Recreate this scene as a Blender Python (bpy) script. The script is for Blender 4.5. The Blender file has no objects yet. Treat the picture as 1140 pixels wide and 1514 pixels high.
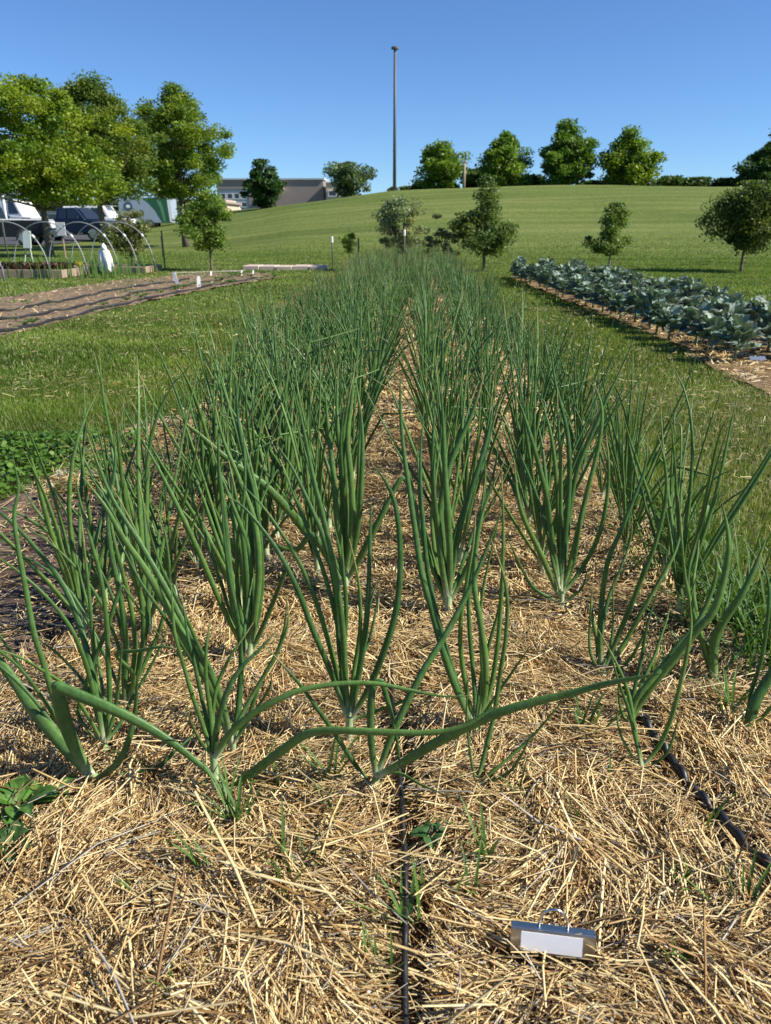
import bpy, math, random
import numpy as np
from mathutils import Vector, Matrix
PI = math.pi
R = math.radians
rng = np.random.default_rng(7)
random.seed(7)
sc = bpy.context.scene
col = sc.collection

# ------------------------------------------------------------------ camera
H = 0.9
F, CU, CV = 1100.0, 570.0, 757.0
PITCH, YAW = R(21.0), R(2.19)
cp, sp = math.cos(PITCH), math.sin(PITCH)
cyw, syw = math.cos(YAW), math.sin(YAW)
RT = np.array([cyw, syw, 0.0])
FW = np.array([-syw * cp, cyw * cp, -sp])
UP = np.cross(RT, FW)
CAM = np.array([0, 0, H])

def ray(u, v):
    return FW + RT * ((u - CU) / F) + UP * ((CV - v) / F)

def gp(u, v, z=0.0):
    d = ray(u, v)
    return CAM + d * ((z - H) / d[2])

def at(u, v, Y):
    d = ray(u, v)
    return CAM + d * (Y / d[1])

cam = bpy.data.objects.new('camera', bpy.data.cameras.new('camera'))
col.objects.link(cam)
cam.matrix_world = Matrix(((RT[0], UP[0], -FW[0], 0), (RT[1], UP[1], -FW[1], 0), (RT[2], UP[2], -FW[2], H), (0, 0, 0, 1)))
cam.data.sensor_fit = 'VERTICAL'
cam.data.sensor_height = 36.0
cam.data.sensor_width = 27.1
cam.data.lens = F / 1514 * 36.0
cam.data.clip_start = 0.02
cam.data.clip_end = 3000
cam.data.dof.use_dof = True
cam.data.dof.focus_distance = 1.7
cam.data.dof.aperture_fstop = 9.0
sc.camera = cam

# ------------------------------------------------------------------ light
SUN_EL, SUN_AZ = R(40), R(100)          # azimuth clockwise from +Y
sv = Vector((math.sin(SUN_AZ) * math.cos(SUN_EL), math.cos(SUN_AZ) * math.cos(SUN_EL), math.sin(SUN_EL)))
sl = bpy.data.lights.new('sun', 'SUN')
sl.energy = 5.0
sl.angle = R(0.55)
sl.color = (1.0, 0.94, 0.85)
so = bpy.data.objects.new('sun', sl)
col.objects.link(so)
so.rotation_euler = sv.to_track_quat('Z', 'Y').to_euler()
so.location = (20, -5, 30)
w = bpy.data.worlds.new("World")
sc.world = w
w.use_nodes = True
nt = w.node_tree
bg = nt.nodes['Background']
sk = nt.nodes.new('ShaderNodeTexSky')
sk.sky_type = 'NISHITA'
sk.sun_disc = False
sk.sun_elevation = SUN_EL
sk.sun_rotation = SUN_AZ
sk.altitude = 1500
sk.air_density = 1.0
sk.dust_density = 0.0
sk.ozone_density = 4.5
tint = nt.nodes.new('ShaderNodeVectorMath'); tint.operation = 'MULTIPLY'; tint.inputs[1].default_value = (0.70, 0.90, 1.12)
nt.links.new(sk.outputs[0], tint.inputs[0]); nt.links.new(tint.outputs[0], bg.inputs[0])
bg.inputs[1].default_value = 0.076
sc.view_settings.view_transform = 'Standard'
sc.view_settings.look = 'None'
sc.view_settings.exposure = 0.78
sc.view_settings.gamma = 1.0
sc.cycles.use_denoising = True
sc.cycles.max_bounces = 6
sc.cycles.transparent_max_bounces = 8

# ------------------------------------------------------------------ noise helpers
def make_noise(seed, n=14, f0=1.0, f1=4.0):
    r = np.random.default_rng(seed)
    a = r.uniform(0, 2 * PI, n); f = np.exp(r.uniform(np.log(f0), np.log(f1), n)); p = r.uniform(0, 2 * PI, n)
    amp = (f / f0) ** -0.6
    amp /= amp.sum()
    def fn(x, y):
        x = np.asarray(x, float); y = np.asarray(y, float)
        s = np.zeros(np.broadcast(x, y).shape)
        for i in range(n):
            s = s + amp[i] * np.sin(2 * PI * f[i] * (np.cos(a[i]) * x + np.sin(a[i]) * y) + p[i])
        return s * 2.2
    return fn
n_mound = make_noise(1, 16, 1.0, 7.0)
n_patch = make_noise(2, 18, 0.25, 2.0)
n_fine = make_noise(3, 18, 2.0, 9.0)
n_hill = make_noise(4, 14, 0.01, 0.08)
n_big = make_noise(5, 14, 0.05, 0.4)

def sst(t):
    t = np.clip(t, 0, 1)
    return t * t * (3 - 2 * t)

RX = np.array([-0.60, -0.35, -0.233, -0.14, -0.03, 0.072, 0.24, 0.45])
RZ = np.array([1.1, 1.15, 2.4, 3.15, 4.05, 4.25, 4.7, 4.75])
def terrain(x, y):
    x = np.asarray(x, float); y = np.asarray(y, float)
    ratio = x / np.maximum(y, 5.0)
    zc = np.interp(ratio, RX, RZ)
    y0 = np.interp(ratio, [-0.6, -0.36, -0.24, -0.16], [38.0, 38.0, 27.0, 19.0])
    t = (y - y0) / (85.0 - y0)
    s = sst(t)
    z = zc * s + 0.25 * n_hill(x, y) * sst((y - 22) / 30.0) * np.interp(ratio, [-0.36, -0.2], [0.2, 1])
    z = z - np.clip(y - 110, 0, 400) * 0.02
    return z

def bed_h(x, y):
    x = np.asarray(x, float); y = np.asarray(y, float)
    return 0.012 + 0.016 * n_mound(x, y) + 0.006 * n_fine(x, y)

# ------------------------------------------------------------------ mesh helpers
def np_mesh(name, V, Fc, C=None, smooth=False):
    V = np.asarray(V, np.float32); Fc = np.asarray(Fc, np.int32)
    me = bpy.data.meshes.new(name)
    n, k = Fc.shape
    me.vertices.add(len(V)); me.vertices.foreach_set('co', V.ravel())
    me.loops.add(n * k); me.loops.foreach_set('vertex_index', Fc.ravel())
    me.polygons.add(n); me.polygons.foreach_set('loop_start', np.arange(0, n * k, k, dtype=np.int32))
    try:
        me.polygons.foreach_set('loop_total', np.full(n, k, np.int32))
    except Exception:
        pass
    me.update(calc_edges=True)
    if smooth:
        me.polygons.foreach_set('use_smooth', np.ones(n, bool))
    if C is not None:
        C = np.asarray(C, np.float32)
        if C.shape[1] == 3:
            C = np.concatenate([C, np.ones((len(C), 1), np.float32)], 1)
        ca = me.color_attributes.new('Col', 'FLOAT_COLOR', 'POINT')
        ca.data.foreach_set('color', C.ravel())
    return me

def link(name, me, mat=None, parent=None, loc=None):
    o = bpy.data.objects.new(name, me)
    col.objects.link(o)
    if mat is not None and me is not None:
        for m in (mat if isinstance(mat, (list, tuple)) else [mat]):
            me.materials.append(m)
    if parent is not None:
        o.parent = parent
    if loc is not None:
        o.location = loc
    return o

def tag(o, label=None, cat=None, group=None, kind=None):
    if label: o['label'] = label
    if cat: o['category'] = cat
    if group: o['group'] = group
    if kind: o['kind'] = kind
    return o

def thing(name, loc, label, cat, group=None, rz=0.0):
    o = bpy.data.objects.new(name, None)
    o.empty_display_size = 0.1
    col.objects.link(o)
    o.location = loc
    o.rotation_euler = (0, 0, rz)
    return tag(o, label, cat, group)

class MB:
    """collects polygons, then builds ONE mesh"""
    def __init__(s): s.v = []; s.f = []; s.m = []
    def add(s, vs, fs, mi=0):
        b = len(s.v)
        s.v += [tuple(map(float, p)) for p in vs]
        s.f += [tuple(b + i for i in f) for f in fs]
        s.m += [mi] * len(fs)
        return s
    def box(s, c, d, rz=0.0, mi=0, rx=0.0, bev=0.0):
        hx, hy, hz = d[0] / 2, d[1] / 2, d[2] / 2
        M = Matrix.Translation(c) @ Matrix.Rotation(rz, 4, 'Z') @ Matrix.Rotation(rx, 4, 'X')
        b = min(bev, hx * .9, hy * .9, hz * .9)
        if b <= 0:
            vs = [M @ Vector((x, y, z)) for z in (-hz, hz) for y in (-hy, hy) for x in (-hx, hx)]
            return s.add(vs, [(0, 2, 3, 1), (4, 5, 7, 6), (0, 1, 5, 4), (2, 6, 7, 3), (0, 4, 6, 2), (1, 3, 7, 5)], mi)
        vs = []; idx = {}
        for sx in (-1, 1):
            for sy in (-1, 1):
                for sz in (-1, 1):
                    for a in range(3):
                        p = [sx * (hx - b), sy * (hy - b), sz * (hz - b)]
                        p[a] = (sx * hx, sy * hy, sz * hz)[a]
                        idx[(sx, sy, sz, a)] = len(vs); vs.append(M @ Vector(p))
        fs = []
        for a in range(3):
            o1, o2 = [k for k in range(3) if k != a]
            for sa in (-1, 1):
                q = []
                for (p1, p2) in ((-1, -1), (1, -1), (1, 1), (-1, 1)):
                    t = [0, 0, 0]; t[a] = sa; t[o1] = p1; t[o2] = p2
                    q.append(idx[(t[0], t[1], t[2], a)])
                fs.append(tuple(q))
            for s1 in (-1, 1):
                for s2 in (-1, 1):
                    q = []
                    for (sa, ax) in ((-1, o1), (-1, o2), (1, o2), (1, o1)):
                        t = [0, 0, 0]; t[a] = sa; t[o1] = s1; t[o2] = s2
                        q.append(idx[(t[0], t[1], t[2], ax)])
                    fs.append(tuple(q))
        for sx in (-1, 1):
            for sy in (-1, 1):
                for sz in (-1, 1):
                    fs.append(tuple(idx[(sx, sy, sz, a)] for a in range(3)))
        return s.add(vs, fs, mi)
    def tube(s, pts, r, n=8, mi=0, flat=1.0, cap=True):
        V, Q = sweep(pts, r, n, flat)
        s.add(V, [tuple(q) for q in Q], mi)
        if cap:
            b = len(s.v) - len(V)
            k = len(pts)
            s.f.append(tuple(b + i for i in range(n))[::-1]); s.m.append(mi)
            s.f.append(tuple(b + (k - 1) * n + i for i in range(n))); s.m.append(mi)
        return s
    def prism(s, poly, w, c=(0, 0, 0), rz=0.0, mi=0, inset=None):
        """poly in local xz, extruded along local y by w (centred)"""
        M = Matrix.Translation(c) @ Matrix.Rotation(rz, 4, 'Z')
        k = len(poly)
        cx = sum(p[0] for p in poly) / k
        vs = [M @ Vector((p[0], -w / 2, p[1])) for p in poly] + [M @ Vector((p[0], w / 2, p[1])) for p in poly]
        fs = [tuple(range(k)), tuple(range(2 * k - 1, k - 1, -1))]
        fs += [(i, i + k, (i + 1) % k + k, (i + 1) % k) for i in range(k)]
        return s.add(vs, fs, mi)
    def build(s, name, mat, parent=None, smooth=False, loc=None, bevel=0.0):
        me = bpy.data.meshes.new(name)
        me.from_pydata(s.v, [], s.f)
        me.polygons.foreach_set('material_index', s.m)
        if smooth: me.polygons.foreach_set('use_smooth', [True] * len(s.f))
        import bmesh
        bm = bmesh.new(); bm.from_mesh(me)
        bmesh.ops.recalc_face_normals(bm, faces=bm.faces)
        bm.to_mesh(me); bm.free()
        o = link(name, me, mat, parent, loc)
        if bevel:
            m = o.modifiers.new('bevel', 'BEVEL'); m.width = bevel; m.segments = 2; m.limit_method = 'ANGLE'
        return o

def sweep(pts, r, n=6, flat=1.0, ref=None):
    P = np.asarray(pts, float); k = len(P)
    r = np.broadcast_to(np.asarray(r, float), (k,))
    T = np.gradient(P, axis=0)
    T /= np.linalg.norm(T, axis=1)[:, None] + 1e-12
    if ref is None:
        ref = np.array([0, 1.0, 0]) if abs(T[:, 1]).mean() < 0.8 else np.array([1.0, 0, 0])
    S = np.cross(T, ref); S /= np.linalg.norm(S, axis=1)[:, None] + 1e-9
    B = np.cross(S, T)
    a = np.arange(n) * 2 * PI / n
    V = P[:, None, :] + r[:, None, None] * (np.cos(a)[None, :, None] * S[:, None, :] + flat * np.sin(a)[None, :, None] * B[:, None, :])
    V = V.reshape(-1, 3)
    i = np.arange(k - 1)[:, None] * n; j = np.arange(n)[None, :]; j2 = (j + 1) % n
    Q = np.stack([i + j, i + j2, i + n + j2, i + n + j], -1).reshape(-1, 4)
    return V, Q

def catmull(P, sub=4):
    P = np.asarray(P, float)
    Q = np.vstack([2 * P[0] - P[1], P, 2 * P[-1] - P[-2]])
    out = []
    for i in range(1, len(Q) - 2):
        p0, p1, p2, p3 = Q[i - 1:i + 3]
        for t in np.arange(sub) / sub:
            out.append(0.5 * ((2 * p1) + (-p0 + p2) * t + (2 * p0 - 5 * p1 + 4 * p2 - p3) * t * t + (-p0 + 3 * p1 - 3 * p2 + p3) * t ** 3))
    out.append(P[-1])
    return np.array(out)

# ------------------------------------------------------------------ materials
def newmat(name):
    m = bpy.data.materials.new(name); m.use_nodes = True
    n = m.node_tree
    return m, n, n.nodes['Principled BSDF'], n.nodes['Material Output']

def plain(name, c, rough=0.6, metal=0.0, var=0.15, scale=8.0, bump=0.0, spec=0.5, coat=0.0):
    m, n, b, out = newmat(name)
    tc = n.nodes.new('ShaderNodeTexCoord'); nz = n.nodes.new('ShaderNodeTexNoise')
    nz.inputs['Scale'].default_value = scale; nz.inputs['Detail'].default_value = 6
    n.links.new(tc.outputs['Object'], nz.inputs['Vector'])
    mx = n.nodes.new('ShaderNodeMix'); mx.data_type = 'RGBA'
    mx.inputs[6].default_value = (*[max(0, x * (1 - var)) for x in c], 1)
    mx.inputs[7].default_value = (*[min(1, x * (1 + var)) for x in c], 1)
    n.links.new(nz.outputs['Fac'], mx.inputs[0]); n.links.new(mx.outputs[2], b.inputs['Base Color'])
    b.inputs['Roughness'].default_value = rough; b.inputs['Metallic'].default_value = metal
    b.inputs['Specular IOR Level'].default_value = spec
    b.inputs['Coat Weight'].default_value = coat
    if bump:
        bp = n.nodes.new('ShaderNodeBump'); bp.inputs['Strength'].default_value = bump
        n.links.new(nz.outputs['Fac'], bp.inputs['Height']); n.links.new(bp.outputs[0], b.inputs['Normal'])
    return m

def vcol(name, rough=0.5, spec=0.4, trans=0.0, nscale=0.0, tint=(1, 1, 1)):
    """colour from the mesh's own per-piece colour, with translucency for leaves"""
    m, n, b, out = newmat(name)
    at_ = n.nodes.new('ShaderNodeAttribute'); at_.attribute_name = 'Col'
    src = at_.outputs['Color']
    if nscale:
        tc = n.nodes.new('ShaderNodeTexCoord'); nz = n.nodes.new('ShaderNodeTexNoise')
        nz.inputs['Scale'].default_value = nscale; nz.inputs['Detail'].default_value = 4
        n.links.new(tc.outputs['Object'], nz.inputs['Vector'])
        mr = n.nodes.new('ShaderNodeMapRange'); mr.inputs[1].default_value = 0.3; mr.inputs[2].default_value = 0.7
        mr.inputs[3].default_value = 0.8; mr.inputs[4].default_value = 1.2
        n.links.new(nz.outputs['Fac'], mr.inputs[0])
        vm = n.nodes.new('ShaderNodeVectorMath'); vm.operation = 'SCALE'
        n.links.new(src, vm.inputs[0]); n.links.new(mr.outputs[0], vm.inputs['Scale'])
        src = vm.outputs[0]
    n.links.new(src, b.inputs['Base Color'])
    b.inputs['Roughness'].default_value = rough
    b.inputs['Specular IOR Level'].default_value = spec
    if trans:
        tr = n.nodes.new('ShaderNodeBsdfTranslucent')
        mul = n.nodes.new('ShaderNodeVectorMath'); mul.operation = 'MULTIPLY'
        mul.inputs[1].default_value = (1.25 * tint[0], 1.3 * tint[1], 0.6 * tint[2])
        n.links.new(src, mul.inputs[0]); n.links.new(mul.outputs[0], tr.inputs[0])
        ms = n.nodes.new('ShaderNodeMixShader'); ms.inputs[0].default_value = trans
        n.links.new(b.outputs[0], ms.inputs[1]); n.links.new(tr.outputs[0], ms.inputs[2])
        n.links.new(ms.outputs[0], out.inputs[0])
    return m

M = {}
M['onion'] = vcol('onion_leaf', 0.5, 0.35, 0.08, 90)
def bloom(m):
    n = m.node_tree; b = n.nodes['Principled BSDF']
    tc = n.nodes.new('ShaderNodeTexCoord'); mp = n.nodes.new('ShaderNodeMapping'); mp.inputs['Scale'].default_value = (260, 260, 22)
    nz = n.nodes.new('ShaderNodeTexNoise'); nz.inputs['Scale'].default_value = 1.0; nz.inputs['Detail'].default_value = 5
    n.links.new(tc.outputs['Object'], mp.inputs[0]); n.links.new(mp.outputs[0], nz.inputs['Vector'])
    src = b.inputs['Base Color'].links[0].from_socket
    mr = n.nodes.new('ShaderNodeMapRange'); mr.inputs[1].default_value = 0.45; mr.inputs[2].default_value = 0.75; mr.inputs[3].default_value = 0; mr.inputs[4].default_value = 0.28
    n.links.new(nz.outputs['Fac'], mr.inputs[0])
    mx = n.nodes.new('ShaderNodeMix'); mx.data_type = 'RGBA'; mx.inputs[7].default_value = (0.18, 0.26, 0.14, 1)
    n.links.new(mr.outputs[0], mx.inputs[0]); n.links.new(src, mx.inputs[6]); n.links.new(mx.outputs[2], b.inputs['Base Color'])
    r2 = n.nodes.new('ShaderNodeMapRange'); r2.inputs[1].default_value = 0.3; r2.inputs[2].default_value = 0.7; r2.inputs[3].default_value = 0.30; r2.inputs[4].default_value = 0.58
    n.links.new(nz.outputs['Fac'], r2.inputs[0]); n.links.new(r2.outputs[0], b.inputs['Roughness'])
    bp = n.nodes.new('ShaderNodeBump'); bp.inputs['Strength'].default_value = 0.25; bp.inputs['Distance'].default_value = 0.001
    n.links.new(nz.outputs['Fac'], bp.inputs['Height']); n.links.new(bp.outputs[0], b.inputs['Normal'])
bloom(M['onion'])
M['neck'] = vcol('onion_neck', 0.5, 0.4, 0.1, 120)
M['straw'] = vcol('straw', 0.5, 0.45, 0.12, 60, tint=(0.9, 0.75, 1.2))
M['grass'] = vcol('grass_blade', 0.55, 0.3, 0.3)
M['foliage'] = vcol('tree_leaf', 0.5, 0.35, 0.38)
M['broccoli'] = vcol('broccoli_leaf', 0.55, 0.45, 0.12, 40)
M['weed'] = vcol('weed_leaf', 0.5, 0.35, 0.3, 60)
M['bark'] = plain('bark', (0.13, 0.10, 0.075), 0.9, var=0.45, scale=30, bump=0.6)
M['tape'] = plain('drip_tape_plastic', (0.018, 0.018, 0.02), 0.45, var=0.5, scale=60, bump=0.2)
M['alu'] = plain('aluminium', (0.55, 0.56, 0.58), 0.28, metal=1.0, var=0.08, scale=40, bump=0.03)
M['label'] = plain('paper_label', (0.82, 0.83, 0.84), 0.5, var=0.03, scale=60)
M['pvc'] = plain('pvc_pipe', (0.28, 0.31, 0.31), 0.4, var=0.08, scale=6)
M['steel'] = plain('steel_pole', (0.10, 0.10, 0.105), 0.6, metal=0.0, var=0.15, scale=0.7)
M['post'] = plain('green_steel_post', (0.06, 0.08, 0.06), 0.6, var=0.3, scale=20)
M['white'] = plain('white_plastic', (0.8, 0.8, 0.8), 0.5, var=0.05, scale=10)
M['wood'] = plain('weathered_wood', (0.30, 0.225, 0.155), 0.85, var=0.3, scale=14, bump=0.3)
M['concrete'] = plain('concrete', (0.42, 0.36, 0.31), 0.9, var=0.2, scale=5, bump=0.2)
M['brick'] = plain('pink_edging', (0.50, 0.40, 0.33), 0.9, var=0.25, scale=9, bump=0.3)
M['asphalt'] = plain('asphalt', (0.05, 0.05, 0.052), 0.9, var=0.25, scale=3, bump=0.2)
M['cloth'] = plain('white_cloth', (0.78, 0.79, 0.8), 0.8, var=0.05, scale=20, bump=0.2)
M['glass'] = plain('dark_glass', (0.02, 0.025, 0.03), 0.08, var=0.1, scale=2, spec=0.8)
M['tyre'] = plain('tyre_rubber', (0.02, 0.02, 0.02), 0.8, var=0.3, scale=12)
M['rim'] = plain('wheel_rim', (0.45, 0.45, 0.46), 0.35, metal=0.8, var=0.15, scale=12)
M['p_black'] = plain('black_paint', (0.010, 0.012, 0.016), 0.45, var=0.2, scale=2, spec=0.3)
M['p_blue'] = plain('dark_blue_paint', (0.010, 0.022, 0.05), 0.4, var=0.2, scale=2, spec=0.35)
M['p_white'] = plain('white_paint', (0.75, 0.75, 0.74), 0.35, var=0.05, scale=2, coat=0.4)
M['p_red'] = plain('red_lens', (0.25, 0.02, 0.02), 0.3, var=0.1, scale=2)
M['lens'] = plain('clear_lens', (0.6, 0.6, 0.6), 0.15, var=0.05, scale=2)
M['brown_wall'] = plain('brown_metal_cladding', (0.27, 0.22, 0.195), 0.8, var=0.06, scale=1.5)
M['beige_wall'] = plain('beige_wall', (0.52, 0.42, 0.31), 0.85, var=0.06, scale=1.5)
M['pale_wall'] = plain('pale_wall', (0.42, 0.43, 0.45), 0.8, var=0.06, scale=1.5)
M['sign_green'] = plain('pale_green_board', (0.40, 0.46, 0.42), 0.6, var=0.08, scale=8)
M['lettuce'] = vcol('lettuce_leaf', 0.6, 0.3, 0.2)
M['yellow'] = plain('yellow_petal', (0.75, 0.6, 0.04), 0.6, var=0.15, scale=20)

def lerp(a, b, t):
    a = np.asarray(a, float); b = np.asarray(b, float); t = np.asarray(t)[..., None]
    return a * (1 - t) + b * t

# ---- ground materials
def ground_mat():
    m, n, b, out = newmat('lawn_ground')
    L = n.links
    geo = n.nodes.new('ShaderNodeNewGeometry')
    def noise(sc_, det=6, vec=None):
        z = n.nodes.new('ShaderNodeTexNoise'); z.inputs['Scale'].default_value = sc_; z.inputs['Detail'].default_value = det
        z.inputs['Roughness'].default_value = 0.62
        L.new(vec or geo.outputs['Position'], z.inputs['Vector']); return z.outputs['Fac']
    def ramp(f, stops):
        r = n.nodes.new('ShaderNodeValToRGB')
        e = r.color_ramp.elements
        while len(e) < len(stops): e.new(0.5)
        for q, (p, c) in zip(e, stops): q.position = p; q.color = (*c, 1)
        L.new(f, r.inputs[0]); return r.outputs[0]
    mp = n.nodes.new('ShaderNodeMapping'); mp.inputs['Scale'].default_value = (0.25, 1.0, 1.0)
    L.new(geo.outputs['Position'], mp.inputs[0])
    big = ramp(noise(0.22, 5, mp.outputs[0]), [(0.3, (0.085, 0.120, 0.022)), (0.5, (0.125, 0.162, 0.036)), (0.7, (0.175, 0.198, 0.058))])
    fine = ramp(noise(3.5, 9), [(0.25, (0.55, 0.6, 0.5)), (0.5, (0.97, 1.0, 0.92)), (0.75, (1.3, 1.26, 1.2))])
    mx = n.nodes.new('ShaderNodeMix'); mx.data_type = 'RGBA'; mx.blend_type = 'MULTIPLY'; mx.inputs[0].default_value = 1
    L.new(big, mx.inputs[6]); L.new(fine, mx.inputs[7])
    # mowing rows run along the slope
    wv = n.nodes.new('ShaderNodeTexWave'); wv.bands_direction = 'Y'; wv.inputs['Scale'].default_value = 0.11
    wv.inputs['Distortion'].default_value = 6.0; wv.inputs['Detail'].default_value = 3; wv.inputs['Detail Scale'].default_value = 0.25
    L.new(geo.outputs['Position'], wv.inputs['Vector'])
    w2 = ramp(wv.outputs['Fac'], [(0.1, (0.92, 0.94, 0.92)), (0.9, (1.08, 1.05, 1.06))])
    m2 = n.nodes.new('ShaderNodeMix'); m2.data_type = 'RGBA'; m2.blend_type = 'MULTIPLY'; m2.inputs[0].default_value = 1
    L.new(mx.outputs[2], m2.inputs[6]); L.new(w2, m2.inputs[7])
    L.new(m2.outputs[2], b.inputs['Base Color'])
    b.inputs['Roughness'].default_value = 0.9
    b.inputs['Specular IOR Level'].default_value = 0.15
    bp = n.nodes.new('ShaderNodeBump'); bp.inputs['Strength'].default_value = 1.0; bp.inputs['Distance'].default_value = 0.12
    L.new(noise(6, 8), bp.inputs['Height']); L.new(bp.outputs[0], b.inputs['Normal'])
    return m

def soil_mat(name, c0, c1, c2, sc1=14.0, dist=0.02):
    m, n, b, out = newmat(name)
    L = n.links
    geo = n.nodes.new('ShaderNodeNewGeometry')
    z = n.nodes.new('ShaderNodeTexNoise'); z.inputs['Scale'].default_value = sc1; z.inputs['Detail'].default_value = 10
    z.inputs['Roughness'].default_value = 0.7
    L.new(geo.outputs['Position'], z.inputs['Vector'])
    r = n.nodes.new('ShaderNodeValToRGB'); e = r.color_ramp.elements; e.new(0.5)
    for q, (p, c) in zip(e, [(0.3, c0), (0.52, c1), (0.72, c2)]): q.position = p; q.color = (*c, 1)
    L.new(z.outputs['Fac'], r.inputs[0]); L.new(r.outputs[0], b.inputs['Base Color'])
    b.inputs['Roughness'].default_value = 0.95; b.inputs['Specular IOR Level'].default_value = 0.15
    bp = n.nodes.new('ShaderNodeBump'); bp.inputs['Strength'].default_value = 1.0; bp.inputs['Distance'].default_value = dist
    L.new(z.outputs['Fac'], bp.inputs['Height']); L.new(bp.outputs[0], b.inputs['Normal'])
    return m
M['lawn'] = ground_mat()
M['mulch_soil'] = soil_mat('mulch_soil', (0.06, 0.036, 0.02), (0.22, 0.15, 0.075), (0.50, 0.37, 0.19), 60, 0.02)
M['soil'] = soil_mat('bare_soil', (0.065, 0.045, 0.033), (0.14, 0.10, 0.075), (0.24, 0.18, 0.135), 16, 0.03)
M['dry_soil'] = soil_mat('dry_soil', (0.10, 0.070, 0.045), (0.20, 0.145, 0.095), (0.32, 0.25, 0.16), 10, 0.03)

# ------------------------------------------------------------------ the ground
def grid(xs, ys, zf):
    X, Y = np.meshgrid(xs, ys)
    Z = zf(X, Y)
    V = np.stack([X, Y, Z], -1).reshape(-1, 3)
    nx, ny = len(xs), len(ys)
    i = (np.arange(ny - 1)[:, None] * nx + np.arange(nx - 1)[None, :]).reshape(-1)
    return V, np.stack([i, i + 1, i + nx + 1, i + nx], -1)
t = np.linspace(-1, 1, 260)
xs = np.sinh(t * 5.2) / np.sinh(5.2) * 700
ys = np.concatenate([np.linspace(-30, 22, 60), np.linspace(22.5, 130, 240), np.geomspace(132, 1500, 60)])
V, Q = grid(xs, ys, lambda x, y: terrain(x, y) - 0.012)
tag(link('ground', np_mesh('ground', V, Q, smooth=True), M['lawn']), kind='structure')

XL, XR = -1.28, 0.80      # edges of the onion bed
def xl(y): return XL + 0.20 * sst((np.asarray(y, float) - 2.6) / 1.5) + 0.05 * np.sin(y * 1.7) + 0.03 * np.sin(y * 5.1 + 1)
def xr(y): return XR + 0.04 * np.sin(y * 2.1 + 1) + 0.02 * np.sin(y * 6.3)
YF = 16.0
xs = np.linspace(-1.75, 0.98, 160); ys = np.concatenate([np.linspace(-1, 4, 240), np.linspace(4.05, YF, 200)])
def bedz(x, y):
    e = np.minimum(np.minimum(sst((xr(y) + 0.04 - x) / 0.09), sst((x - xl(y) + 0.3) / 0.3)), sst((YF - 0.1 - y) / 0.4))
    dit = np.exp(-((x - xr(y) - 0.0) / 0.05) ** 2) * 0.035
    ctr = 0.02 * np.exp(-((x - 0.0) / 0.028) ** 2)
    return -0.006 + (bed_h(x, y) + 0.004) * e - dit * 0 - ctr * 0.5
V, Q = grid(xs, ys, bedz)
tag(link('mulched_ground', np_mesh('mulched_ground', V, Q, smooth=True), M['mulch_soil']), kind='structure')

# bare soil patch beside the bed, front left
P = [gp(-160, 742), gp(40, 742), gp(150, 735), gp(185, 770), gp(150, 850), gp(120, 930), gp(60, 985), gp(-160, 1010)]
poly = catmull([(p[0], p[1], 0) for p in P] + [(P[0][0], P[0][1], 0)], 4)[:, :2]
def inside(px_, py_, poly_):
    c = np.zeros(px_.shape, bool); n_ = len(poly_)
    for i in range(n_):
        x1, y1 = poly_[i]; x2, y2 = poly_[(i + 1) % n_]
        if y1 == y2: continue
        k = ((y1 > py_) != (y2 > py_)) & (px_ < (x2 - x1) * (py_ - y1) / (y2 - y1) + x1)
        c ^= k
    return c
SOILP = poly
def patch_sheet(name, poly_, res, zf, mat):
    mn = poly_.min(0); mx = poly_.max(0)
    xs = np.arange(mn[0], mx[0] + res, res); ys = np.arange(mn[1], mx[1] + res, res)
    V, Q = grid(xs, ys, zf)
    cx = V[Q].mean(1)
    k = inside(cx[:, 0], cx[:, 1], poly_)
    return tag(link(name, np_mesh(name, V, Q[k], smooth=True), mat), kind='structure')
patch_sheet('bare_soil', SOILP, 0.012, lambda x, y: np.maximum(bedz(x, y), 0) + 0.006 + 0.014 * np.abs(n_fine(x * 1.7, y * 1.7)) + 0.008 * n_mound(x * 3, y * 3), M['soil'])

# seed bed on the left
SB = np.array([gp(-260, 540)[:2], gp(0, 500)[:2], gp(150, 462)[:2], gp(280, 433)[:2], gp(410, 411)[:2], gp(395, 404)[:2], gp(300, 404.5)[:2], gp(160, 417)[:2], gp(0, 442)[:2], gp(-260, 480)[:2]])
patch_sheet('seed_bed_soil', SB, 0.07, lambda x, y: 0.012 + 0.015 * n_patch(x * 2, y * 2) + 0.01 * n_fine(x, y), M['dry_soil'])
# broccoli bed
BX0, BX1, BY0, BY1 = 1.95, 3.6, 3.5, 14.9
BB = np.array([(BX0 + 0.02, BY0), (BX0 + .08, 5.2), (BX0 + .17, 6), (BX0 -.06, 12), (BX0 - .16, BY1), (BX1, BY1), (BX1, BY0)])
patch_sheet('broccoli_bed_soil', BB, 0.07, lambda x, y: 0.012 + 0.012 * n_patch(x * 2, y * 2) + 0.01 * n_fine(x, y), M['mulch_soil'])

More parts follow.
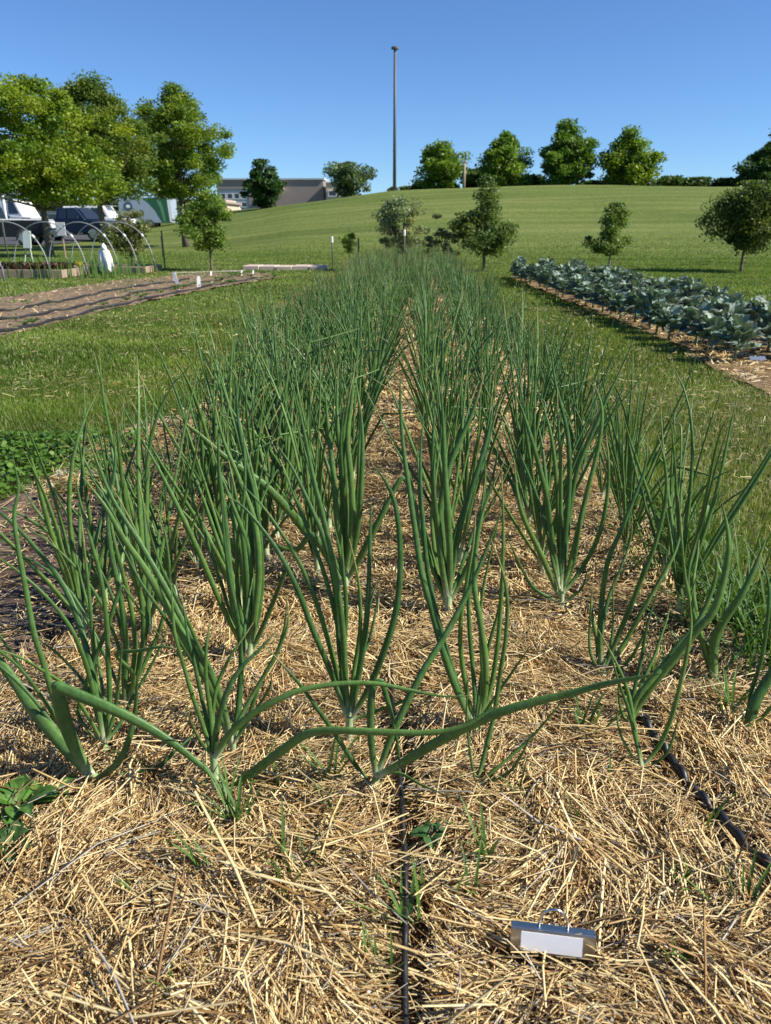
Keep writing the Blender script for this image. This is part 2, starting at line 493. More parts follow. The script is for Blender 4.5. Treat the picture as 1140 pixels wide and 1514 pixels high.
# ------------------------------------------------------------------ straw
def straw_mesh(n, xr_, yr_, lmin, lmax, wmin, wmax, zspread, ribbon=False, keep=None, tilt=0.18, pow_=1.6):
    x = rng.uniform(*xr_, n); y = rng.uniform(*yr_, n)
    if keep is not None:
        k = keep(x, y); x = x[k]; y = y[k]; n = len(x)
    L = lmin + (lmax - lmin) * rng.random(n) ** pow_
    W = rng.uniform(wmin, wmax, n)
    # flow field: straws lie in loose mats that share a direction
    az = rng.uniform(0, PI, n)
    dom = 1.1 * n_patch(x * 3.1, y * 3.1) * PI
    mixk = rng.random(n) < 0.68
    az = np.where(mixk, dom + rng.normal(0, 0.30, n), az)
    el = rng.normal(0, tilt, n)
    st = rng.random(n) < 0.03
    el = np.where(st, rng.uniform(0.4, 1.1, n), el)
    d = np.stack([np.cos(az) * np.cos(el), np.sin(az) * np.cos(el), np.sin(el)], -1)
    zb = np.maximum(bedz(x, y), 0.0)
    z = zb + 0.003 + zspread * rng.random(n) ** 1.4 + np.abs(np.sin(el)) * L * 0.35
    c = np.stack([x, y, z], -1)
    side = np.stack([-np.sin(az), np.cos(az), np.zeros(n)], -1)
    upv = np.cross(d, side)
    bend = rng.normal(0, 0.10, n) * L
    bd = rng.normal(0, 1, (n, 1)) * side * 0.8 + upv * 0.6
    # colour of each straw
    t1 = rng.random(n); t2 = rng.random(n)
    C = lerp((0.60, 0.41, 0.16), (0.90, 0.74, 0.40), t1)
    brown = t2 < 0.25
    C[brown] = lerp((0.20, 0.115, 0.045), (0.42, 0.24, 0.08), t1[brown])
    gry = (t2 > 0.25) & (t2 < 0.30)
    C[gry] = lerp((0.30, 0.26, 0.20), (0.55, 0.50, 0.42), t1[gry])
    gp_ = np.clip(n_patch(x * 2 + 11, y * 2) - 0.35, 0, 0.6)[:, None]
    C = C * (1 - gp_) + gp_ * np.array([0.36, 0.30, 0.22])
    C *= rng.uniform(0.8, 1.12, (n, 1))
    if ribbon:
        a = c - d * L[:, None] / 2; b = c + d * L[:, None] / 2
        tw = rng.uniform(-0.7, 0.7, n)[:, None]
        s2 = (side * np.cos(tw) + upv * np.sin(tw)) * W[:, None] / 2
        V = np.stack([a - s2, a + s2, b + s2, b - s2], 1).reshape(-1, 3)
        Q = np.arange(4 * n).reshape(-1, 4)
        return V, Q, np.repeat(C, 4, 0)
    V = []
    for tpos, rr in ((-0.5, 0.85), (0.0, 1.0), (0.5, 0.75)):
        p = c + d * (L * tpos)[:, None] + (bd * bend[:, None] if tpos == 0 else 0)
        for k in range(3):
            a_ = k * 2 * PI / 3 + 0.5
            V.append(p + (side * math.cos(a_) + upv * math.sin(a_) * 0.75) * (W * rr)[:, None] / 2)
    V = np.stack(V, 1).reshape(-1, 3)
    q = []
    for s_ in range(2):
        for k in range(3):
            q.append((s_ * 3 + k, s_ * 3 + (k + 1) % 3, s_ * 3 + 3 + (k + 1) % 3, s_ * 3 + 3 + k))
    q = np.array(q)
    Q = (np.arange(n)[:, None, None] * 9 + q[None]).reshape(-1, 4)
    return V, Q, np.repeat(C, 9, 0)

def join(parts):
    Vs, Qs, Cs = [], [], []; b = 0
    for V, Q, C in parts:
        Vs.append(V); Qs.append(Q + b); Cs.append(C); b += len(V)
    return np.concatenate(Vs), np.concatenate(Qs), np.concatenate(Cs)

def tape_c(y):   # centre line of the middle drip tape
    return TCX(y)
cpts = np.array([gp(600, 1600)[:2], gp(598, 1450)[:2], gp(600, 1360)[:2], gp(596, 1250)[:2], gp(590, 1160)[:2], gp(580, 1050)[:2], gp(575, 950)[:2], gp(568, 800)[:2], gp(575, 650)[:2]])
def TCX(y): return np.interp(y, cpts[:, 1], cpts[:, 0])
rpts = np.array([gp(1190, 1420)[:2], gp(1120, 1320)[:2], gp(1052, 1230)[:2], gp(1010, 1180)[:2], gp(978, 1130)[:2], gp(950, 1090)[:2], gp(925, 1040)[:2], gp(900, 960)[:2], gp(860, 840)[:2], gp(800, 700)[:2]])
def TRX(y): return np.interp(y, rpts[:, 1], rpts[:, 0])
HB = [gp(*q)[:2] for q in ((143, 1168), (157, 1122), (184, 1060), (319, 1184), (343, 1130), (366, 990), (515, 1112), (548, 1178), (704, 1172), (702, 1102), (950, 1146), (928, 1085), (890, 1008), (830, 902), (1104, 1088))]
def keep(x, y):
    p = rng.random(len(x))
    k = (x > xl(y) + 0.02 - 0.10 * rng.random(len(x))) & (x < xr(y) + 0.02) & (y < YF - 0.2)
    gap = (np.abs(x - TCX(y)) < 0.034) & (y < 1.2) & (p > 0.10)
    gap2 = (np.abs(x - TRX(y)) < 0.034) & (y > 0.72) & (y < 1.5) & (p > 0.28)
    s = inside(x, y, SOILP) & (p > 0.12)
    # thin places where the soil shows through
    thin = (n_mound(x * 1.3 + 7, y * 1.3) > 0.55) & (p > 0.45)
    # weedy, thinner edge on the right front
    edge = (x > 0.68) & (y < 1.5) & (p > 0.6)
    for (hx_, hy_) in HB:
        gap = gap | ((x - hx_) ** 2 + (y - hy_) ** 2 < 0.019 ** 2)
    for (hx_, hy_) in (gp(35, 1215)[:2], gp(20, 1275)[:2], gp(636, 1262)[:2]):
        gap = gap | ((x - hx_) ** 2 + (y - hy_) ** 2 < 0.04 ** 2) & (p > 0.3)
    tpx, tpy = gp(820, 1412, 0.03)[:2]
    gap = gap | ((np.abs(x - tpx) < 0.058) & (y > tpy - 0.012) & (y < tpy + 0.015)) | ((np.abs(x - tpx - .03) < 0.09) & (np.abs(y - tpy) < 0.04) & (p > 0.45))
    edge2 = (x > xr(y) - 0.05) & (p > 0.25)
    return k & ~edge2 & ~gap & ~gap2 & ~s & ~thin & ~edge
parts = [
    straw_mesh(165000, (-1.0, 1.0), (0.42, 1.5), 0.010, 0.09, 0.0010, 0.0028, 0.030, keep=keep, pow_=2.0),
    straw_mesh(4200, (-1.0, 1.0), (0.42, 1.5), 0.07, 0.16, 0.0024, 0.0046, 0.040, keep=keep, tilt=0.12),
    straw_mesh(450, (-1.0, 1.0), (0.42, 1.4), 0.12, 0.26, 0.0035, 0.0058, 0.045, keep=keep, tilt=0.10, pow_=1.0),
    straw_mesh(80000, (-1.5, 0.95), (1.5, 3.4), 0.015, 0.085, 0.0018, 0.0040, 0.028, keep=keep, pow_=2.0),
    straw_mesh(2500, (-1.5, 0.95), (1.5, 3.6), 0.08, 0.16, 0.0030, 0.005, 0.035, keep=keep, tilt=0.12),
]
V, Q, C = join(parts)
V2, Q2, C2 = straw_mesh(60000, (-1.0, 1.0), (0.42, 2.2), 0.005, 0.022, 0.0012, 0.0034, 0.026, True, keep)
st1 = tag(link('straw_mulch', np_mesh('straw_mulch', V, Q, C, smooth=True), M['straw']), 'golden straw mulch spread over the onion bed', 'straw', kind='stuff')
def keepb(x, y): return (x > BX0 + 0.05 + 0.15 * (y > 5.6) - 0.04 * (y - 6) * (y > 6) + 0.05 * np.sin(y * 3)) & (y < BY1)
parts = [
    straw_mesh(70000, (-1.5, 0.95), (3.3, 7.5), 0.02, 0.08, 0.004, 0.007, 0.03, True, keep),
    straw_mesh(50000, (-1.5, 0.95), (7.5, YF), 0.04, 0.10, 0.008, 0.013, 0.03, True, keep),
]
V, Q, C = join(parts)
link('distant_straw', np_mesh('distant_straw', V, Q, C), M['straw'], st1)
st1.children[0]['kind'] = 'stuff'
q_ = link('chaff', np_mesh('chaff', V2, Q2, C2), M['straw'], st1); q_['kind'] = 'stuff'
V, Q, C = straw_mesh(16000, (BX0 - 0.05, 3.6), (3.6, 10), 0.03, 0.09, 0.004, 0.008, 0.03, True, keepb)
tag(link('straw_mulch', np_mesh('straw_mulch_b', V, Q, C), M['straw']), 'pale straw scattered under the broccoli plants', 'straw', kind='stuff')

V, Q, C = straw_mesh(5000, (-7, -2.2), (5, 15), 0.03, 0.08, 0.005, 0.009, 0.02, True, lambda x, y: inside(x, y, SB))
tag(link('straw_mulch', np_mesh('straw_bits', V, Q, C), M['straw']), 'thin straw litter on the left seed bed', 'straw', kind='stuff')
x = rng.uniform(-7, -2.2, 9000); y = rng.uniform(5, 15.5, 9000)
k = inside(x, y, SB) & (n_patch(x * 2, y * 2) > 0.15); x = x[k]; y = y[k]
SEEDW = (x, y)
# dry clippings lying on the mown lawn
pc = []
for (n_, xa, ya, wa) in ((7000, (0.85, 3.2), (1.2, 4.5), 0.0022), (6000, (0.85, 6), (4.5, 9), 0.005), (3500, (-3.4, -1.2), (2.6, 5.0), 0.0022), (3000, (-6, -1.2), (5, 9), 0.005)):
    V, Q, C = straw_mesh(n_, xa, ya, 0.02, 0.07, wa * .7, wa * 1.3, 0.02, True, lambda x, y: ((x > xr(y)) & ~inside(x, y, BB) | (x < xl(y)) & ~inside(x, y, SB) & ~inside(x, y, SOILP)) & (n_patch(x * 1.5, y * 1.5) + rng.normal(0, .4, len(x)) > 0.1), tilt=0.25)
    V[:, 2] += 0.018
    pc.append((V, Q, C * np.array([0.72, 0.80, 0.75])))
V, Q, C = join(pc)
tag(link('dry_clippings', np_mesh('dry_clippings', V, Q, C), M['straw']), 'dry pale clippings lying on the mown lawn', 'clippings', kind='stuff')
yy = np.arange(0.6, 9, 0.05); P = np.concatenate([np.stack([xr(yy) - 0.055 - 0.02 * np.sin(yy * 9), yy], 1), np.stack([xr(yy) + 0.03, yy], 1)[::-1]])
patch_sheet('bed_edge_soil', P, 0.02, lambda x, y: np.maximum(bedz(x, y), 0) + 0.005 + 0.006 * n_fine(x * 2, y * 2), M['soil'])  # ditch soil whose dark colour also paints the lawn edge's shadow line
# ------------------------------------------------------------------ onion leaves
def leaf_profile(n, fold=None):
    t = np.linspace(0, 1, n)
    r = np.clip(0.72 + 1.6 * t, 0, 1) * (1 - t ** 2.2) ** 0.75 + 0.04
    if fold is not None:
        r *= 1 - 0.35 * np.exp(-((t - fold) / 0.04) ** 2)
    return t, r

def leaf_geo(P, w, hue=0.5, pale=0.0, n=6, flat=0.6, fold=None, ref=None):
    P = np.asarray(P, float)
    t, pr = leaf_profile(len(P), fold)
    V, Q = sweep(P, np.maximum(pr * w / 2, 0.0006), n, flat, ref)
    tt = np.repeat(t, n)
    g1 = lerp((0.036, 0.102, 0.024), (0.100, 0.190, 0.038), np.full(len(tt), hue))
    C = g1.copy()
    C = lerp(C, np.array((0.22, 0.32, 0.11)), np.clip(1 - tt / 0.12, 0, 1) * 0.8)
    C = lerp(C, np.array((0.55, 0.58, 0.38)), np.clip(1 - tt / 0.055, 0, 1) * 0.9)
    tipn = 0.80 if pale > 0.88 else 0.90 if pale > 0.6 else 0.97
    C = lerp(C, np.array((0.38, 0.29, 0.11)), np.clip((tt - tipn) / (1.001 - tipn), 0, 1) * (0.95 if pale > 0.6 else 0.4))
    C *= (1 + 0.10 * np.sin(tt * 23 + pale * 40))[:, None]
    # lighter keel line
    k = np.tile(np.arange(n), len(P)) % 3 == 0
    C[k] *= 1.18
    return V, Q, C

def neck_geo(base, top, r0, r1, n=10):
    base = np.array(base, float); top = np.array(top, float)
    ts = np.array([0, .12, .3, .55, .8, 1.0])
    P = base + (top - base) * ts[:, None]
    rr = np.array([1.15, 1.2, 1.0, 0.95, 0.98, 0.8]) * (r0 + (r1 - r0) * ts)
    V, Q = sweep(P, rr, n, 1.0, np.array([0, 1.0, 0]))
    C = lerp((0.66, 0.66, 0.50), (0.26, 0.40, 0.16), np.repeat(ts, n) ** 1.2)
    C = C * rng.uniform(0.9, 1.1, (len(C), 1))
    V = np.vstack([V, P[-1] + (top - base) * 0.08]); C = np.vstack([C, C[-1]])
    cap = len(V) - 1; b = 5 * n
    Q = np.vstack([Q, [(b + i, b + (i + 1) % n, cap, cap) for i in range(n)]])
    return V, Q[:5 * n], C   # cap omitted: the leaves fill the top

def gen_leaf(h0, az, lean, length, curve, droop, n=11, kink=None):
    """a leaf leaving the neck at height h0"""
    t = np.linspace(0, 1, n)
    ang = lean + curve * np.sin(t * PI * 0.9) * 0.5 - curve * t * 0.3 + droop * t ** 2.5
    if kink: ang = ang + kink[1] * (t > kink[0])
    ds = length / (n - 1)
    hor = np.concatenate([[0], np.cumsum(np.sin(ang[:-1]) * ds)])
    ver = np.concatenate([[0], np.cumsum(np.cos(ang[:-1]) * ds)])
    wob = 0.012 * np.sin(t * 5 + az * 3) * t
    return np.stack([hor * math.cos(az) - wob * math.sin(az), hor * math.sin(az) + wob * math.cos(az), h0 + ver], -1)

def onion_proto(seed, nl, scale=1.0, spread=1.0, n=6, seg=11, wk=1.0):
    r = random.Random(seed)
    leaves = []
    fan = r.uniform(0, PI)
    nh = r.uniform(0.045, 0.075) * scale
    for i in range(nl):
        s = i / max(1, nl - 1)
        az = fan + (PI if i % 2 else 0) + r.gauss(0, 0.6)
        lean = R(3 + 24 * (1 - s) ** 1.2 * spread + r.uniform(0, 6))
        length = r.uniform(0.50, 0.66) * scale * (1 - 0.22 * (1 - s) ** 2)
        curve = R(r.uniform(-18, 10)) if r.random() < 0.75 else R(r.uniform(10, 30))
        droop = R(r.choice([0, 0, 0, 8, 20, 50]))
        P = gen_leaf(nh * (0.7 + 0.4 * s), az, lean, length, curve, droop, seg, (r.uniform(0.45, 0.8), R(r.uniform(50, 115))) if r.random() < 0.13 else None)
        w = wk * r.uniform(0.0078, 0.0126) * (0.8 + 0.2 * scale)
        leaves.append(leaf_geo(P, w, r.random(), r.random(), n, 0.62))
    neck = neck_geo((0, 0, -0.015), (0, 0, nh * 1.15), 0.0085, 0.0095)
    return neck, leaves

ORD = ['nearest', 'second', 'third', 'fourth', 'fifth', 'sixth', 'seventh', 'eighth', 'ninth', 'tenth', 'eleventh', 'twelfth', 'thirteenth', 'fourteenth', 'fifteenth', 'sixteenth', 'seventeenth', 'eighteenth', 'nineteenth', 'twentieth']
ROWN = ['leftmost long row', 'second row from left', 'third row from left', 'fourth row from left', 'third row from right', 'second row from right', 'rightmost row', 'short row along the left lawn edge']
OG = 'onion plants in rows in the straw bed'

# ---- traced front plants: (base px, neck top px, neck width px, label, [(width px, depth slope, fold, [points])])
HERO = [
 ((143, 1168), (135, 1144), 20, 'thick onion plant at front left corner with one broad leaf bent over to the right', [
   (23, -.04, .33, [(136, 1148), (115, 1115), (97, 1070), (88, 1035), (84, 1017), (96, 1020), (150, 1042), (190, 1060), (235, 1085), (275, 1114), (312, 1146), (340, 1182)]),
   (25, .10, None, [(134, 1150), (85, 1092), (50, 1050), (18, 1003), (-28, 945), (-90, 880)]),
   (12, .02, None, [(128, 1140), (98, 1085), (80, 1035), (64, 980), (50, 935), (36, 860), (25, 800), (21, 760), (27, 720), (19, 675)]),
   (13, -.03, None, [(146, 1155), (172, 1130), (190, 1095), (200, 1048), (204, 990)]),
   (10, .05, None, [(152, 1162), (190, 1154), (230, 1136), (262, 1108), (292, 1082)]),
   (10, .14, None, [(125, 1130), (92, 1072), (60, 1028), (30, 985), (0, 940), (-30, 890)]),
   (8, -.05, None, [(130, 1138), (90, 1075), (40, 1000), (-5, 960), (-60, 935)])]),
 ((157, 1122), (154, 1098), 11, 'onion plant just behind the front left corner plant, with tall upright leaves', [
   (9, .05, None, [(152, 1100), (149, 1045), (141, 995), (136, 930), (131, 870), (124, 805), (120, 760)]),
   (10, .02, None, [(158, 1098), (162, 1035), (160, 980), (158, 925), (150, 860), (136, 805), (117, 735), (112, 700)]),
   (9, -.10, None, [(150, 1096), (128, 1056), (98, 1015), (60, 990), (30, 972), (-20, 955)]),
   (10, -.06, None, [(155, 1112), (183, 1138), (228, 1160), (278, 1182), (318, 1193)]),
   (7, .05, None, [(160, 1100), (180, 1066), (197, 1028), (216, 998), (236, 958), (250, 920)]),
   (9, .04, .72, [(152, 1100), (118, 1062), (122, 1030), (138, 980), (158, 930), (178, 870), (188, 876), (214, 912), (240, 945)]),
   (13, .10, None, [(152, 1098), (142, 1030), (128, 960), (108, 895), (85, 852), (62, 822), (32, 787), (-10, 750), (-40, 735)]),
   (8, -.02, None, [(160, 1098), (170, 1050), (176, 1000), (181, 950)])]),
 ((184, 1060), (184, 1038), 9, 'onion plant two behind the front left corner one, a leaf bent level', [
   (12, .03, None, [(184, 1042), (184, 1000), (186, 950), (178, 880), (165, 820), (160, 760), (170, 690), (168, 640)]),
   (9, .0, None, [(186, 1042), (205, 990), (212, 930), (205, 870), (185, 800), (160, 745), (128, 695)]),
   (9, -.06, None, [(188, 1038), (198, 1000), (172, 968), (206, 962), (240, 956), (262, 960)]),
   (8, .1, None, [(182, 1038), (160, 980), (120, 900), (90, 860), (40, 825), (-10, 818)]),
   (8, .04, None, [(188, 1040), (212, 985), (238, 925), (250, 860), (246, 800), (232, 750)])]),
 ((319, 1184), (316, 1118), 13, 'second front onion plant from left with two long leaves arching to the right', [
   (11, .0, None, [(317, 1150), (317, 1105), (323, 1065), (336, 1022), (356, 988), (386, 958), (412, 930)]),
   (13, -.02, None, [(320, 1118), (332, 1094), (362, 1064), (400, 1040), (440, 1022), (490, 1012), (550, 1010), (600, 1019), (650, 1029), (696, 1029)]),
   (15, -.06, None, [(326, 1180), (342, 1167), (370, 1145), (410, 1115), (448, 1088), (482, 1080), (525, 1081), (580, 1083), (640, 1083), (684, 1074), (718, 1054), (738, 1040)]),
   (9, .04, None, [(314, 1125), (304, 1085), (285, 1030), (271, 982), (258, 935), (255, 895), (253, 862)]),
   (6, -.04, None, [(312, 1120), (290, 1085), (272, 1040)]),
   (8, .03, None, [(322, 1120), (345, 1080), (372, 1030), (395, 990), (414, 955), (426, 920), (424, 880)]),
   (9, .05, None, [(318, 1118), (312, 1060), (305, 1010), (305, 960), (312, 910)])]),
 ((343, 1130), (345, 1095), 10, 'onion plant right behind the second front plant, leaves leaning far to the left', [
   (14, .02, None, [(340, 1100), (322, 1040), (296, 985), (268, 935), (240, 885), (212, 838), (182, 795), (155, 748), (122, 705)]),
   (13, .06, None, [(342, 1098), (328, 1040), (305, 980), (275, 930), (245, 870), (205, 800), (172, 748), (150, 700), (128, 640)]),
   (9, .0, None, [(345, 1098), (352, 1040), (356, 980), (352, 920), (340, 860), (332, 800), (328, 740)]),
   (8, .0, None, [(350, 1098), (368, 1058), (384, 1010), (405, 975), (420, 930), (424, 890)]),
   (6, -.02, None, [(350, 1100), (378, 1050), (398, 1018), (402, 995)])]),
 ((366, 990), (370, 950), 11, 'bushy onion plant with a cream neck and straight tall leaves, left of centre', [
   (12, .03, None, [(366, 965), (378, 900), (383, 840), (376, 770), (352, 705), (330, 650), (318, 600)]),
   (13, .0, None, [(362, 965), (346, 900), (338, 830), (332, 760), (324, 700), (322, 640)]),
   (11, .02, None, [(370, 960), (366, 890), (362, 820), (352, 750), (338, 680)]),
   (11, -.02, None, [(360, 965), (330, 900), (300, 830), (268, 760), (238, 700), (210, 650)]),
   (10, .05, None, [(372, 960), (385, 890), (386, 820), (378, 740), (360, 670), (345, 610)]),
   (9, -.03, None, [(376, 962), (398, 905), (420, 850), (432, 830)]),
   (9, .02, None, [(364, 962), (352, 880), (352, 800), (362, 720), (360, 640)]),
   (10, .06, None, [(368, 960), (372, 880), (372, 800), (366, 700), (352, 620), (350, 560)])]),
 ((515, 1112), (517, 1060), 12, 'tall onion plant behind the front centre plant, long narrow leaves reaching up left', [
   (11, .03, None, [(514, 1062), (511, 1000), (508, 950), (503, 895), (492, 830), (478, 765), (462, 700), (448, 630), (432, 565)]),
   (11, .0, None, [(510, 1058), (496, 1012), (480, 972), (462, 930), (440, 872), (415, 822), (392, 788), (360, 750), (330, 730)]),
   (11, .0, None, [(521, 1058), (530, 1000), (540, 935), (545, 870), (547, 800), (549, 740)]),
   (10, .05, None, [(511, 1058), (502, 960), (497, 880), (480, 800), (456, 742), (432, 692), (408, 655)]),
   (9, .02, None, [(515, 1058), (508, 980), (512, 900), (505, 830), (490, 760)]),
   (12, -.02, None, [(524, 1058), (545, 1018), (568, 962), (586, 900), (592, 825), (586, 755), (572, 715), (553, 690)]),
   (8, -.03, None, [(526, 1062), (560, 1050), (600, 1034), (626, 1012)]),
   (6, .05, None, [(518, 1058), (528, 990), (545, 950), (556, 900), (562, 865)])]),
 ((548, 1178), (557, 1146), 13, 'front centre onion plant with a kinked leaf and one long low leaf', [
   (13, -.03, .47, [(556, 1150), (549, 1100), (548, 1050), (552, 1016), (562, 1006), (569, 1022), (580, 1062), (588, 1100), (591, 1140)]),
   (13, .04, None, [(560, 1142), (576, 1095), (602, 1038), (628, 988), (655, 945), (684, 892), (706, 845), (724, 800), (742, 755)]),
   (17, -.10, None, [(560, 1148), (600, 1125), (640, 1101), (690, 1075), (740, 1053), (790, 1038), (845, 1025), (900, 1010), (945, 1002), (978, 996)]),
   (10, -.02, None, [(550, 1158), (522, 1126), (496, 1086), (472, 1052), (448, 1018), (426, 992), (392, 955)]),
   (8, -.04, None, [(560, 1142), (590, 1143), (622, 1160), (662, 1177)]),
   (6, -.05, None, [(550, 1177), (578, 1189), (604, 1190), (622, 1168)])]),
 ((704, 1172), (706, 1158), 7, 'small thin onion plant at the front, right of the centre drip line', [
   (9, .03, None, [(705, 1160), (715, 1120), (730, 1058), (740, 992), (748, 940), (750, 885), (742, 842), (726, 798)]),
   (7, .0, None, [(708, 1160), (740, 1131), (782, 1094), (812, 1060), (838, 1028)]),
   (7, -.03, None, [(710, 1163), (750, 1144), (772, 1114), (786, 1084)]),
   (5, .0, None, [(699, 1162), (696, 1120), (690, 1060), (692, 1000)]),
   (5, -.02, None, [(708, 1172), (709, 1190), (708, 1215)])]),
 ((702, 1102), (703, 1074), 11, 'onion plant behind the small thin front one, with a long leaf reaching up left', [
   (13, .06, None, [(699, 1076), (680, 1032), (664, 990), (650, 945), (638, 900), (624, 850), (616, 800), (606, 730), (596, 660), (592, 600), (592, 555)]),
   (9, .0, None, [(701, 1072), (690, 1020), (682, 970), (681, 920), (690, 860), (700, 800), (704, 745)]),
   (12, .02, None, [(708, 1072), (716, 1030), (718, 980), (710, 920), (702, 870), (704, 812), (716, 750), (746, 680)]),
   (9, .03, None, [(711, 1072), (725, 1020), (735, 960), (740, 900), (743, 840), (744, 770), (742, 700)]),
   (7, -.02, None, [(711, 1066), (738, 1022), (760, 990), (784, 955)]),
   (8, .05, None, [(706, 1072), (712, 1000), (724, 950), (740, 890), (745, 840)])]),
 ((950, 1146), (950, 1134), 8, 'slender onion plant at the front right beside the black drip line', [
   (9, .03, None, [(948, 1138), (938, 1080), (930, 1030), (915, 988), (884, 930)]),
   (10, .0, None, [(954, 1136), (975, 1102), (990, 1068), (1004, 1020), (1016, 965), (1022, 925), (1020, 885)]),
   (6, -.02, None, [(960, 1144), (985, 1115), (998, 1080), (1006, 1048)]),
   (7, .0, None, [(946, 1134), (930, 1052), (915, 1010), (900, 955)]),
   (5, .02, None, [(932, 1130), (916, 1082), (912, 1030)])]),
 ((928, 1085), (930, 1070), 10, 'onion plant behind the slender front right one, two thick leaves bending to the right', [
   (15, .0, None, [(930, 1078), (942, 1045), (966, 1010), (998, 972), (1030, 932), (1054, 905), (1068, 865), (1077, 820), (1076, 785), (1068, 745)]),
   (13, .02, None, [(928, 1078), (940, 1035), (968, 1000), (1000, 958), (1032, 920), (1052, 875), (1060, 840), (1056, 812)]),
   (8, .04, None, [(926, 1076), (938, 1020), (948, 975), (958, 920), (978, 860)]),
   (6, .0, None, [(924, 1076), (916, 1040), (914, 1000)])]),
 ((890, 1008), (890, 992), 9, 'onion plant with a pale neck left of the drip line, curved leaves swinging right', [
   (10, .02, None, [(887, 1000), (887, 930), (891, 876), (900, 826), (918, 785), (936, 740), (954, 690), (958, 640)]),
   (10, .0, None, [(893, 996), (914, 940), (935, 890), (955, 840), (970, 800), (984, 740), (984, 690), (972, 640)]),
   (10, .05, None, [(896, 1000), (924, 950), (950, 902), (976, 858), (1000, 812), (1012, 760)]),
   (6, .0, None, [(884, 1000), (873, 965), (872, 920), (876, 865)]),
   (8, -.02, None, [(896, 1000), (928, 978), (946, 950), (960, 920)]),
   (6, .04, None, [(890, 992), (905, 940), (906, 860)])]),
 ((830, 902), (830, 874), 10, 'full onion plant standing clear in the straw, right of centre, with a clean white neck', [
   (10, -.02, None, [(826, 884), (801, 822), (776, 770), (765, 730), (760, 680)]),
   (10, .0, None, [(820, 850), (816, 792), (809, 742), (800, 700), (786, 650), (775, 615), (764, 585)]),
   (10, .03, None, [(830, 872), (835, 800), (840, 740), (842, 690), (838, 635), (822, 570), (816, 525)]),
   (10, .0, None, [(834, 874), (846, 822), (856, 778), (870, 720), (886, 655), (890, 605), (880, 570)]),
   (9, .02, None, [(836, 876), (862, 838), (886, 790), (897, 740), (900, 690), (896, 640)]),
   (9, .05, None, [(833, 872), (840, 780), (852, 700), (880, 630), (904, 575), (926, 532)]),
   (9, .05, None, [(828, 870), (826, 780), (822, 700), (814, 640), (800, 590)]),
   (7, -.03, None, [(824, 892), (792, 872), (772, 842), (748, 790)]),
   (6, -.02, None, [(838, 892), (860, 870), (869, 840)]),
   (9, .0, None, [(832, 874), (848, 830), (858, 770), (868, 730)])]),
 ((662, 912), (663, 880), 12, 'dark green onion plant in the middle, broad stiff leaves close together', [
   (13, .02, None, [(660, 885), (653, 830), (649, 780), (655, 730), (668, 680), (690, 630), (705, 590), (718, 545)]),
   (12, .0, None, [(666, 885), (665, 820), (662, 760), (658, 700), (656, 640), (652, 570)]),
   (10, .04, None, [(655, 890), (640, 840), (628, 805), (618, 770), (604, 700), (580, 655)]),
   (10, .0, None, [(670, 885), (690, 840), (706, 790), (716, 730), (718, 670)]),
   (11, .02, None, [(664, 882), (676, 800), (692, 740), (708, 690), (722, 640), (730, 590)]),
   (9, .03, None, [(660, 882), (648, 800), (640, 720), (640, 650), (644, 590)])]),
 ((508, 880), (510, 850), 14, 'onion plant left of centre with a broad leaf creased and bent flat to the left', [
   (15, -.06, .30, [(506, 868), (494, 830), (470, 800), (456, 790), (430, 758), (396, 722), (362, 697), (328, 672), (292, 640), (248, 606)]),
   (12, .03, None, [(512, 850), (520, 790), (520, 720), (514, 650), (520, 590), (524, 530)]),
   (12, .03, None, [(506, 850), (500, 780), (494, 710), (486, 640), (480, 570)]),
   (11, .0, None, [(514, 850), (528, 790), (534, 720), (536, 650), (532, 590)]),
   (12, -.03, None, [(508, 866), (486, 828), (462, 790), (440, 812), (412, 808), (392, 796)]),
   (12, -.03, .5, [(516, 860), (540, 810), (565, 760), (590, 712), (600, 712), (612, 750)]),
   (10, .06, None, [(510, 850), (508, 770), (504, 690), (498, 610), (500, 540)])]),
 ((1104, 1088), (1106, 1076), 12, 'onion plant at the right edge of the picture with a thick fleshy leaf', [
   (19, .0, None, [(1104, 1084), (1116, 1040), (1138, 1000), (1168, 955), (1200, 910)]),
   (9, -.02, None, [(1108, 1086), (1132, 1055), (1165, 1018), (1200, 990)]),
   (9, .03, None, [(1102, 1080), (1111, 1022), (1126, 975), (1136, 905), (1136, 862), (1124, 818)])]),
 ((1058, 1020), (1056, 1008), 10, 'onion plant at right bed edge with a blunt thick leaf beside long grass', [
   (15, .0, None, [(1054, 1010), (1056, 950), (1072, 915), (1096, 880), (1116, 840), (1134, 792)]),
   (8, .0, None, [(1058, 1012), (1046, 965), (1028, 915), (1014, 860), (1008, 800), (1004, 735)]),
   (7, .02, None, [(1060, 1014), (1084, 975), (1110, 945), (1150, 910)]),
   (8, .03, None, [(1054, 1012), (1040, 950), (1020, 900), (1030, 850)])]),
]
hero_xy = []
EXTRA = {(366, 990): 6, (515, 1112): 5, (830, 902): 3, (662, 912): 6, (508, 880): 5, (184, 1060): 4, (343, 1130): 4, (702, 1102): 3, (890, 1008): 2, (157, 1122): 3, (319, 1184): 2, (143, 1168): 1, (1058, 1020): 3, (928, 1085): 1}
